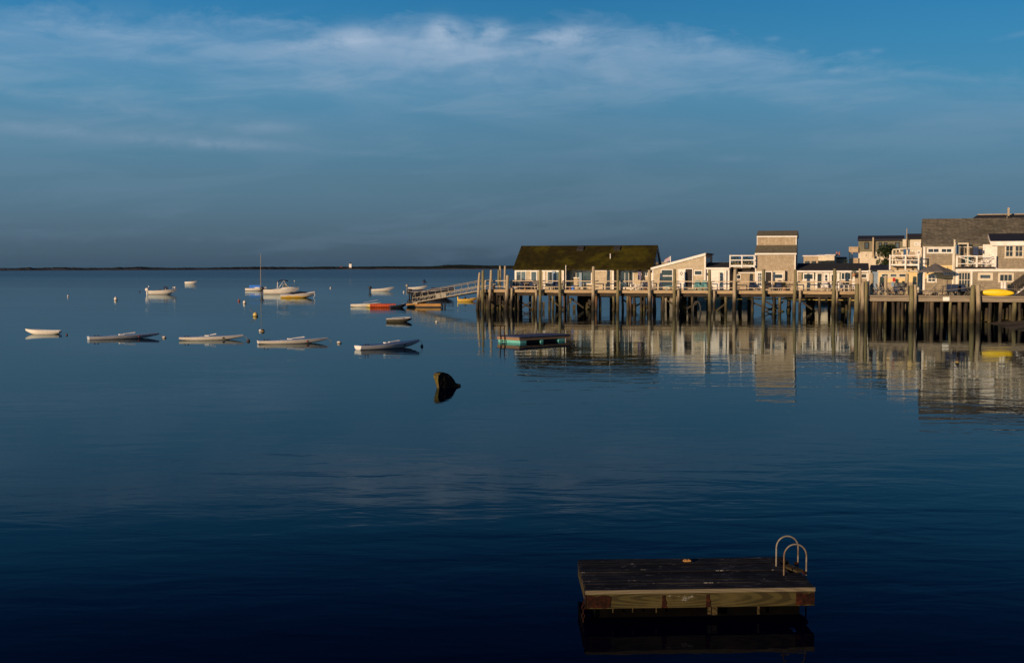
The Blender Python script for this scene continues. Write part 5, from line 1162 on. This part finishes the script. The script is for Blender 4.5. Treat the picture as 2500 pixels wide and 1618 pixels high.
b = MB(); b.tube([(2.05 + .1, .2 + .35 * math.cos(i * math.pi / 8), .15 + .2 * math.sin(i * math.pi / 8)) for i in range(17)], .07, 8, False); b.tube([(2.45, .3 + .35 * math.cos(i * math.pi / 8), .15 + .2 * math.sin(i * math.pi / 8)) for i in range(17)], .07, 8, False); b.build('tyre', M['tyre'], t)
# gangway
A = at_z(1017, 739, .5); B = PIER.w(-.15, 1.2, DECK - .1); dv = B - A; L_ = dv.length; ang = math.atan2(dv.y, dv.x); sl_ = math.asin(dv.z / L_)
gw = thing('gangway', 'aluminium truss gangway sloping from the wharf down to the float', 'gangway', A, ang); gw.rotation_euler = (0, -sl_, ang)
for y_ in (-.6, .6):
    b = MB(); b.bar((0, y_, 0), (L_, y_, 0), .07, .09); b.bar((0, y_, .55), (L_, y_, .55), .06, .07); n_ = 13
    for i in range(n_ + 1): b.bar((L_ * i / n_, y_, .04), (L_ * i / n_, y_, .52), .05)
    for i in range(n_): b.bar((L_ * i / n_, y_, .05), (L_ * (i + 1) / n_, y_, .5), .03)
    b.build('truss', M['alu'], gw)
    b = MB(); b.tube([(0, y_, .6), (.45, y_, 1.15), (L_, y_, 1.15)], .035, 8)
    for i in range(6): b.tube([(.5 + (L_ - .6) * i / 5, y_, .58), (.5 + (L_ - .6) * i / 5, y_, 1.14)], .025, 6)
    b.build('handrail', M['alu'], gw)
b = MB(); b.box(0, L_, -.56, .56, .04, .08); b.build('walkway', M['alu'], gw)
b = MB(); b.box(-.1, .8, -.7, .7, -.22, -.06); b.build('foot_plate', M['beam'], gw)
for x in (4.2, 5.1): b = MB(); b.box(x - .38, x + .38, -.66, -.64, .0, .5); b.build('side_panel', M['alu'], gw)
# ------------------------------------------------------------------ buoys
def buoy(px, py, r, mt, label, tall=1.0, ring=None, dx=0):
    t = thing('mooring_buoy', label, 'buoy', at_z(px, py, 0), 0, 'mooring buoys on the water'); b = MB(); b.ball((0, 0, r * .35 * tall), r, r, r * tall); b.build('float', M[mt], t)
    b = MB(); b.tube([(r * 1.02 * math.cos(i * math.pi / 6), r * 1.02 * math.sin(i * math.pi / 6), r * .25) for i in range(13)], r * .13, 6, False); b.build('band', M[ring or 'buoydark'], t)
    b = MB(); b.tube([(0, 0, r * 1.2 * tall), (0, 0, r * 1.6 * tall)], r * .12, 6); b.build('eye', M['steel'], t); return t
buoy(166, 724, .12, 'buoy', 'tiny pale buoy farthest left on the water', 1.6)
buoy(282.5, 733, .24, 'buoy', 'white upright buoy left of the navy-covered motorboat', 1.5)
buoy(341, 712, .12, 'buoydark', 'tiny dark buoy just left of the motorboat stern', 1.2)
buoy(583.5, 735, .17, 'buoyred', 'small reddish buoy left of the pair below the sailboat', 1.1)
buoy(597, 741, .2, 'buoy', 'white upright buoy right of the pair below the sailboat', 1.5)
t = buoy(623.5, 772, .24, 'buoyyellow', 'yellowish buoy with a tilted stick on its left', 1.15)
b = MB(); b.tube([(-.15, 0, .3), (-.5, 0, .62)], .02, 6); b.ball((-.52, 0, .64), .04, nu=8, nv=6); b.build('pickup_stick', M['steel'], t)
buoy(636, 809, .12, 'buoy', 'small white buoy left of the dark twin above the red-emblem skiff', 1.0); buoy(641.5, 809, .13, 'buoydark', 'small dark twin buoy above the red-emblem skiff', 1.0, 'buoyyellow')
buoy(163, 818, .07, 'buoydark', 'small dark buoy right of the short white dinghy', 1.1, 'buoyred')
t = buoy(401, 825, .13, 'buoy', 'white oval buoy between the grey and the white skiff', .75)
buoy(606.5, 833, .1, 'buoydark', 'dark buoy between the third and fourth skiffs', 1.1)
buoy(828, 838, .14, 'buoy', 'white oval buoy between the red-emblem skiff and the blue-decked skiff', .75)
buoy(1030, 846, .08, 'buoydark', 'dark buoy right of the blue-decked skiff bow', 1.2)
buoy(986, 713.5, .17, 'buoy', 'small white buoy between the two outboard skiffs', 1.1)
buoy(1066, 787, .13, 'buoy', 'small pale buoy below the gangway reflection', .8, 'leaf')
buoy(719, 687, .2, 'buoy', 'tiny white buoy beyond the cruiser canopy', 1.2); buoy(807, 703.5, .2, 'buoy', 'tiny white buoy on open water right of the cruiser', 1.0)
buoy(2337, 884, .10, 'buoydark', 'small round buoy on the wharf reflections at the right', 1.3, 'buoyyellow')

# ------------------------------------------------------------------ rock (sun on its left side is also put into the colour)
rp = at_z(1090, 945, 0); s_ = rp.y / F
def rock():
    q = random.Random(8); b = MB()
    sil = [(1069, -6), (1065.5, 8), (1062, 20), (1059.3, 31), (1063, 36.5), (1073, 38.6), (1083, 37.2), (1094, 33), (1103, 25), (1109, 16), (1113.5, 7), (1125, 3), (1119, -6)]
    pts = [((a_ - 1090) * s_, z * s_) for a_, z in sil]
    def dep(x): return -.30 + (x - pts[0][0]) * .75      # the broad side runs away to the right
    front = [(x, dep(x) + .12 * max(z, 0), z) for x, z in pts]
    # crest line of the near edge, a little right of the left outline
    crest = [(pts[0][0] + .10, -.52, -.2), (pts[0][0] + .07, -.55, .12), (pts[0][0] + .03, -.50, .32), (pts[0][0] + .04, -.42, .48), (pts[0][0] + .12, -.30, .565)]
    nL = 5; K = 7
    vs = []; fs = []
    left = front[:nL]
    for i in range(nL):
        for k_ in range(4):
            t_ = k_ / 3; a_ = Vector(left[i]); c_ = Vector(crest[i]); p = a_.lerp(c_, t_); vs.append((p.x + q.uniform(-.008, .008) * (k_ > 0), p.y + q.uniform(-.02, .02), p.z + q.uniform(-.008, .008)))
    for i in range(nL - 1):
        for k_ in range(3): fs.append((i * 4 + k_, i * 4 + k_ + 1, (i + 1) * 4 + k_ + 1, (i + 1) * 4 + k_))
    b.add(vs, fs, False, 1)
    # main dark side, from the crest to the right outline
    top = [crest[-1]] + [front[i] for i in range(5, len(front))]
    rows_ = []
    right = [front[-1], front[-2], front[-3], front[-4], front[-5], front[-6], front[-7], front[-8]]
    cr = [crest[0], crest[0], crest[1], crest[1], crest[2], crest[3], crest[4], left[4]]
    vs = []; fs = []
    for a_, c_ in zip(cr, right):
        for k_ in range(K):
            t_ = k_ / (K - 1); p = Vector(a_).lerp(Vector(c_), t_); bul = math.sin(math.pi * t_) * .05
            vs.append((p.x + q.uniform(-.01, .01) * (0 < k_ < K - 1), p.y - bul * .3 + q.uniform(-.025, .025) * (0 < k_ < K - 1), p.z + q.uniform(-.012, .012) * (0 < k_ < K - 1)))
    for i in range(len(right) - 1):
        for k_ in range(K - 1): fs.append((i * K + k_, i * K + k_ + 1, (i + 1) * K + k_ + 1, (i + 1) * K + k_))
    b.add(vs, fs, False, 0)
    # back of the rock
    n = len(front); bk = [(x * .9, y + .55 - .2 * max(z, 0), min(z, 1) * .8 if z > 0 else z) for x, y, z in front]
    b.add(front + bk, [(i, i + 1, n + i + 1, n + i) for i in range(n - 1)] + [tuple(range(n, 2 * n))], False, 0)
    return b
o = rock().build('rock', [pm('shaded_wet_rock', (.016, .012, .005), (.006, .005, .0025), 9, .85, .03, c3=(.022, .018, .006), spec=.15), pm('sunlit_side_rock', (.14, .105, .035), (.05, .042, .014), 12, .85, .03, c3=(.10, .09, .02), spec=.15)]); o.location = (rp.x, rp.y, 0); tag(o, 'dark rock with sunlit left edge jutting out of the calm water', 'rock')  # left facet coloured paler as sunlit, broad side darker as shaded
# ------------------------------------------------------------------ mid raft
mc = at_z(1271, 838, 0); ml = at_z(1226, 830, 0); mr = at_z(1397, 834, 0)
ang = math.atan2((mr - mc).y, (mr - mc).x); mra = thing('swim_raft', 'low swim raft with dark mat and teal floats beside the wharf', 'raft', mc, R(43))
Lx = 4.3; Ly = 2.0
b = MB(); b.box(-.1, Lx, 0, Ly, .17, .345); b.build('side_boards', M['raftwood'], mra)
b = MB(); b.box(-.16, Lx + .06, -.06, Ly + .06, .348, .40); b.build('top_mat', M['bluepad'], mra)
for (a, c) in ((-.02, .5), (1.75, 1.95), (3.3, 3.85)): b = MB(); b.box(a, c, .02, Ly - .02, -.2, .167); b.build('float', M['tealstrip'], mra)
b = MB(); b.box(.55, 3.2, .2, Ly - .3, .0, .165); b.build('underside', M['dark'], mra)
b = MB(); 
for x_, y_ in ((-.22, Ly * .62), (-.22, Ly * .80)): b.tube([(x_ + .1, y_, -.3), (x_, y_, .75), (x_ + .04, y_, 1.0), (x_ + .12, y_, 1.0)], .03, 8)
for z_ in (.1, .4): b.tube([(-.2, Ly * .62, z_), (-.2, Ly * .80, z_)], .02, 6)
b.build('ladder', M['rust'], mra)
# ------------------------------------------------------------------ foreground raft
def plank_mat(name, c1, c2, c3, c4, scale=1.0, chips=.0, rough=.75):
    m = bpy.data.materials.new(name); m.use_nodes = True; t = m.node_tree; n = N(t); b = t.nodes['Principled BSDF']; b.inputs['Roughness'].default_value = rough; b.inputs['Specular IOR Level'].default_value = .12
    tcx = n.node('ShaderNodeTexCoord'); v = tcx.outputs['Object']
    wv = n.node('ShaderNodeTexWave', wave_type='RINGS', rings_direction='Y'); t.links.new(n.vm('MULTIPLY', n.vm('ADD', v, (-1.1, 0, -.31)), (.12, 1, 1.15)), wv.inputs['Vector'])
    wv.inputs['Scale'].default_value = 9; wv.inputs['Distortion'].default_value = 5; wv.inputs['Detail'].default_value = 3; wv.inputs['Detail Scale'].default_value = .8
    g = n.noise(n.vm('MULTIPLY', v, (1.2, 22, 38)), 1.0, 4, .6); bl = n.noise(v, 1.7, 5, .6)
    col = n.mix(n.smooth(wv.outputs[1], .25, .75), c1 + (1,), c2 + (1,)); col = n.mix(n.m('MULTIPLY', n.smooth(g, .45, .7), .55), col, c3 + (1,)); col = n.mix(n.m('MULTIPLY', n.smooth(bl, .48, .68), .6), col, c4 + (1,))
    if chips:
        pl = n.noise(n.vm('MULTIPLY', v, (.5, 6.47, 0)), 1.0, 2, .5); col = n.mix(n.m('MULTIPLY', n.smooth(pl, .42, .62), .75), col, (.0035, .003, .0035, 1))
        ch = n.noise(n.vm('MULTIPLY', v, (5, 5, 26) if chips < 2 else (4, 30, 1)), 1.0, 6, .75)
        col = n.mix(n.m('MULTIPLY', n.smooth(ch, .585, .65), .8), col, (.22, .21, .20, 1))
    t.links.new(col, b.inputs['Base Color']); bp = n.node('ShaderNodeBump'); bp.inputs['Distance'].default_value = .003; t.links.new(g, bp.inputs['Height']); t.links.new(bp.outputs[0], b.inputs['Normal']); return m
TOP = .42
FL = at_z(1429.7, 1441, TOP); FR_ = at_z(1986, 1430.6, TOP)
ang = R(3.2); RL = (FR_ - FL).length; RW = 1.70
ra = thing('swim_raft', 'weathered wooden swim raft with rusty corner brackets in the foreground', 'raft', (FL.x, FL.y, 0), ang)
side = plank_mat('raft_fascia_wood', (.050, .041, .014), (.026, .021, .008), (.016, .012, .006), (.066, .052, .019), chips=0)
topm = plank_mat('raft_deck_wood', (.016, .014, .013), (.009, .008, .008), (.005, .005, .005), (.035, .031, .028), chips=2, rough=.85)
edge = plank_mat('raft_edge_wood', (.15, .125, .08), (.11, .09, .06), (.08, .065, .042), (.13, .11, .07))
b = MB(); npk = 11; q = random.Random(4); pw = RW / npk
for i in range(npk):
    y0 = i * pw; dz = q.uniform(-.006, .008); roll = q.uniform(-.006, .006); sag = q.uniform(-.004, .004); e_ = q.uniform(-.015, .015)
    n_ = 8; vs = []
    cut = RL - .14 if i in (5, 6, 7, 8) else RL
    for k_ in range(n_ + 1):
        x = e_ + (cut - e_) * k_ / n_; z = TOP + dz + sag * math.sin(k_ * .9 + i)
        wv = q.uniform(-.0025, .0025); vs += [(x, y0 + .006 + wv, z + roll), (x, y0 + pw - .016 + wv, z - roll), (x, y0 + pw - .016 + wv, z - .038), (x, y0 + .006 + wv, z - .038)]
    b.add(vs, [(k_ * 4 + j, (k_ + 1) * 4 + j, (k_ + 1) * 4 + (j + 1) % 4, k_ * 4 + (j + 1) % 4) for k_ in range(n_) for j in range(4)] + [(0, 1, 2, 3), (n_ * 4 + 3, n_ * 4 + 2, n_ * 4 + 1, n_ * 4)])
b.build('deck_planks', topm, ra)
b = MB(); b.box(-.005, RL + .005, -.022, .0, TOP - .045, TOP + .004); b.build('edge_plank', edge, ra)
b = MB(); b.box(.01, RL - .005, -.02, .02, TOP - .235, TOP - .047); b.box(.012, .05, .022, RW, TOP - .235, TOP - .047); b.box(RL - .05, RL - .008, .022, RW, TOP - .235, TOP - .047); b.box(.06, RL - .06, RW - .04, RW - .001, TOP - .235, TOP - .047); b.build('side_board', side, ra)
b = MB(); b.box(.14, RL - .14, .22, RW - .1, -.25, TOP - .24); b.build('float_block', M['floatblack'], ra)
for k_, (x0, x1, yy) in enumerate(((.02, .33, 0), (RL - .25, RL - .004, 0))):
    q = random.Random(k_ + 31); b = MB(); zt_, zb_ = TOP - .055, TOP - .234
    P_ = [(x0 + (x1 - x0) * i / 7, zt_ - q.uniform(0, .03)) for i in range(8)] + [(x1 - (x1 - x0) * i / 7 + (q.uniform(-.02, .04) if i == 0 and k_ == 0 else 0), zb_ + q.uniform(0, .02)) for i in range(8)]
    b.py(P_, -.030, -.021)
    b.build('corner_bracket', M['rust'], ra)
    for i in range(4):
        bb = MB(); xx = x0 + (x1 - x0) * (.22 + .18 * i); bb.ball((xx, -.032, TOP - .10 - (i % 2) * .07), .011, .007, .011, 8, 6); bb.build('bolt', M['rust'], ra)
b = MB(); b.box(-.002, .008, -.03, .22, TOP - .235, TOP - .05); b.build('corner_bracket', M['rust'], ra)
for x in (1.02, 1.60): b = MB(); b.py([(x - .02, TOP - .07), (x + .022, TOP - .068), (x + .018, TOP - .12), (x + .04, TOP - .16), (x + .03, TOP - .2), (x + .045, TOP - .232), (x - .03, TOP - .233), (x - .024, TOP - .19)], -.029, -.021); b.build('rust_strap', M['rust'], ra)
b = MB(); q = random.Random(9)
for i in range(16):
    x = 1.30 + q.gauss(0, .09); z = TOP - .10 + q.gauss(0, .03) - (x - 1.25) * .15; w_ = q.uniform(.006, .03)
    b.add([(x - w_, -.0215, z), (x, -.0215, z - w_ * .6), (x + w_, -.0215, z + w_ * .2), (x + w_ * .3, -.0215, z + w_ * .6), (x - w_, -.023, z), (x, -.023, z - w_ * .6), (x + w_, -.023, z + w_ * .2), (x + w_ * .3, -.023, z + w_ * .6)], [(4, 5, 6, 7), (0, 1, 5, 4), (1, 2, 6, 5), (2, 3, 7, 6), (3, 0, 4, 7)])
b.build('paint_residue', M['residue'], ra)
for (x, w_, h_) in ((.36, .006, .07), (.62, .005, .07), (.93, .007, .08), (1.63, .02, .11), (1.70, .035, .12), (2.28, .014, .12)): b = MB(); b.box(x - w_, x + w_, .03, .05, TOP - .235 - h_, TOP - .236); b.build('hanging_strap', M['strap'], ra)
b = MB()   # chain at the left corner
for i in range(5):
    z = TOP - .16 - i * .055; cx_, cy_ = -.03, -.02 + .004 * i
    if i % 2: P_ = [(cx_ + .018 * math.cos(a * math.pi / 6), cy_, z + .034 * math.sin(a * math.pi / 6)) for a in range(13)]
    else: P_ = [(cx_, cy_ + .018 * math.cos(a * math.pi / 6), z + .034 * math.sin(a * math.pi / 6)) for a in range(13)]
    b.tube(P_, .008, 6, False)
b.build('chain', M['rust'], ra)
def loc(px, py): # photo point on the deck top -> raft coordinates
    p = at_z(px, py, TOP) - Vector((FL.x, FL.y, TOP)); c, s2_ = math.cos(-ang), math.sin(-ang); return p.x * c - p.y * s2_, p.x * s2_ + p.y * c
hx0, hy0 = loc(1913.7, 1403); hx1, hy1 = loc(1895, 1381)
ld = thing('boarding_ladder', 'pair of bent steel hoop handrails at the right end of the foreground raft', 'ladder', (FL.x, FL.y, 0), ang)
for (hx, hy) in ((hx0, hy0), (hx1, hy1)):
    w_ = .155; b = MB(); P_ = [(hx, hy, TOP - .02)]
    P_ += [(hx, hy, TOP + .26)] + [(hx + w_ - w_ * math.cos(a * math.pi / 14), hy, TOP + .26 + w_ * 1.05 * math.sin(a * math.pi / 14)) for a in range(1, 14)] + [(hx + 2 * w_, hy, TOP + .26), (hx + 2 * w_, hy, TOP - .02), (hx + 2 * w_, hy, -.3)]
    b.tube(P_, .0115, 10); b.build('hoop', M['steel'], ld)
    b = MB(); b.box(hx + 2 * w_ - .05, hx + 2 * w_ - .012, hy - .03, hy + .03, TOP + .007, TOP + .05); b.build('foot_bracket', M['rust'], ld)
b = MB(); b.px([(hy0 - .02, .22), (hy1 + .02, .22), (hy1 + .02, .255), (hy0 - .02, .255)], hx0 + .26, hx0 + .33)
for z_ in (.22, -.02): b.box(hx0 + .27, hx0 + .35, hy0 + .012, hy1 - .012, z_, z_ + .03)
b.build('rung', M['beamgrey'], ld)
o = MB().box(-.05, .05, -.17, .17, 0, .03).build('step_board', M['strap']); o.location = ra.matrix_basis @ Vector((hx0 + .2, (hy0 + hy1) / 2, TOP + .012)); o.rotation_euler = (0, R(-6), ang + R(18)); o.parent = None; tag(o, 'loose grey board lying between the hoop handrails', 'board')
px_, py_ = loc(1677, 1370.5)
o = MB(); o.box(-.05, .05, -.03, .03, 0, .02); o.box(-.03, -.01, -.02, .02, .02, .03); o.box(.015, .035, -.02, .02, .02, .028); o = o.build('wood_block', M['orangewood']); o.location = ra.matrix_basis @ Vector((px_, py_, TOP + .006)); o.rotation_euler = (0, 0, ang + .1); tag(o, 'small orange wooden block near the back edge of the foreground raft', 'block')
for c_ in ra.children:                     # the old raft has racked slightly out of square
    for v_ in c_.data.vertices: v_.co.x += .045 * v_.co.y
# ------------------------------------------------------------------ yellow kayak on the right wharf
kx0, kz0 = WH.uz(2396, 717, .25); kx1, _ = WH.uz(2476, 717, .25); KL = kx1 - kx0
ky = thing('kayak', 'bright yellow kayak lying on its side at the edge of the right wharf', 'kayak', WH.w((kx0 + kx1) / 2, .32, DW + .25), -WH.a)
b = MB(); st2 = []
for i in range(19):
    t_ = i / 18; w_ = math.sin(math.pi * (.03 + .94 * t_)) ** (.42 if t_ < .5 else .62); st2.append((KL * (t_ - .5), w_))
vs = []; n_ = 12
for (x, w_) in st2:
    for k_ in range(n_): a = 2 * math.pi * k_ / n_; vs.append((x, .16 * w_ * math.cos(a), .30 * w_ * math.sin(a) + .02 - .05 * (x / KL)))
b.add(vs, [(i * n_ + k_, (i + 1) * n_ + k_, (i + 1) * n_ + (k_ + 1) % n_, i * n_ + (k_ + 1) % n_) for i in range(18) for k_ in range(n_)] + [tuple(range(n_)), tuple(range(18 * n_, 19 * n_))[::-1]], True); b.build('hull', M['kayak'], ky)
b = MB(); b.ball((0, .10, .03), KL * .17, .08, .15); b.build('cockpit', M['black'], ky); b = MB(); b.tube([(-KL * .47, 0, .1), (-KL * .52, 0, .06)], .02, 6); b.build('toggle', M['black'], ky)
for o in list(bpy.data.objects):
    if o.name.startswith('wharf') and o.type == 'EMPTY': o['group'] = 'wooden wharves'
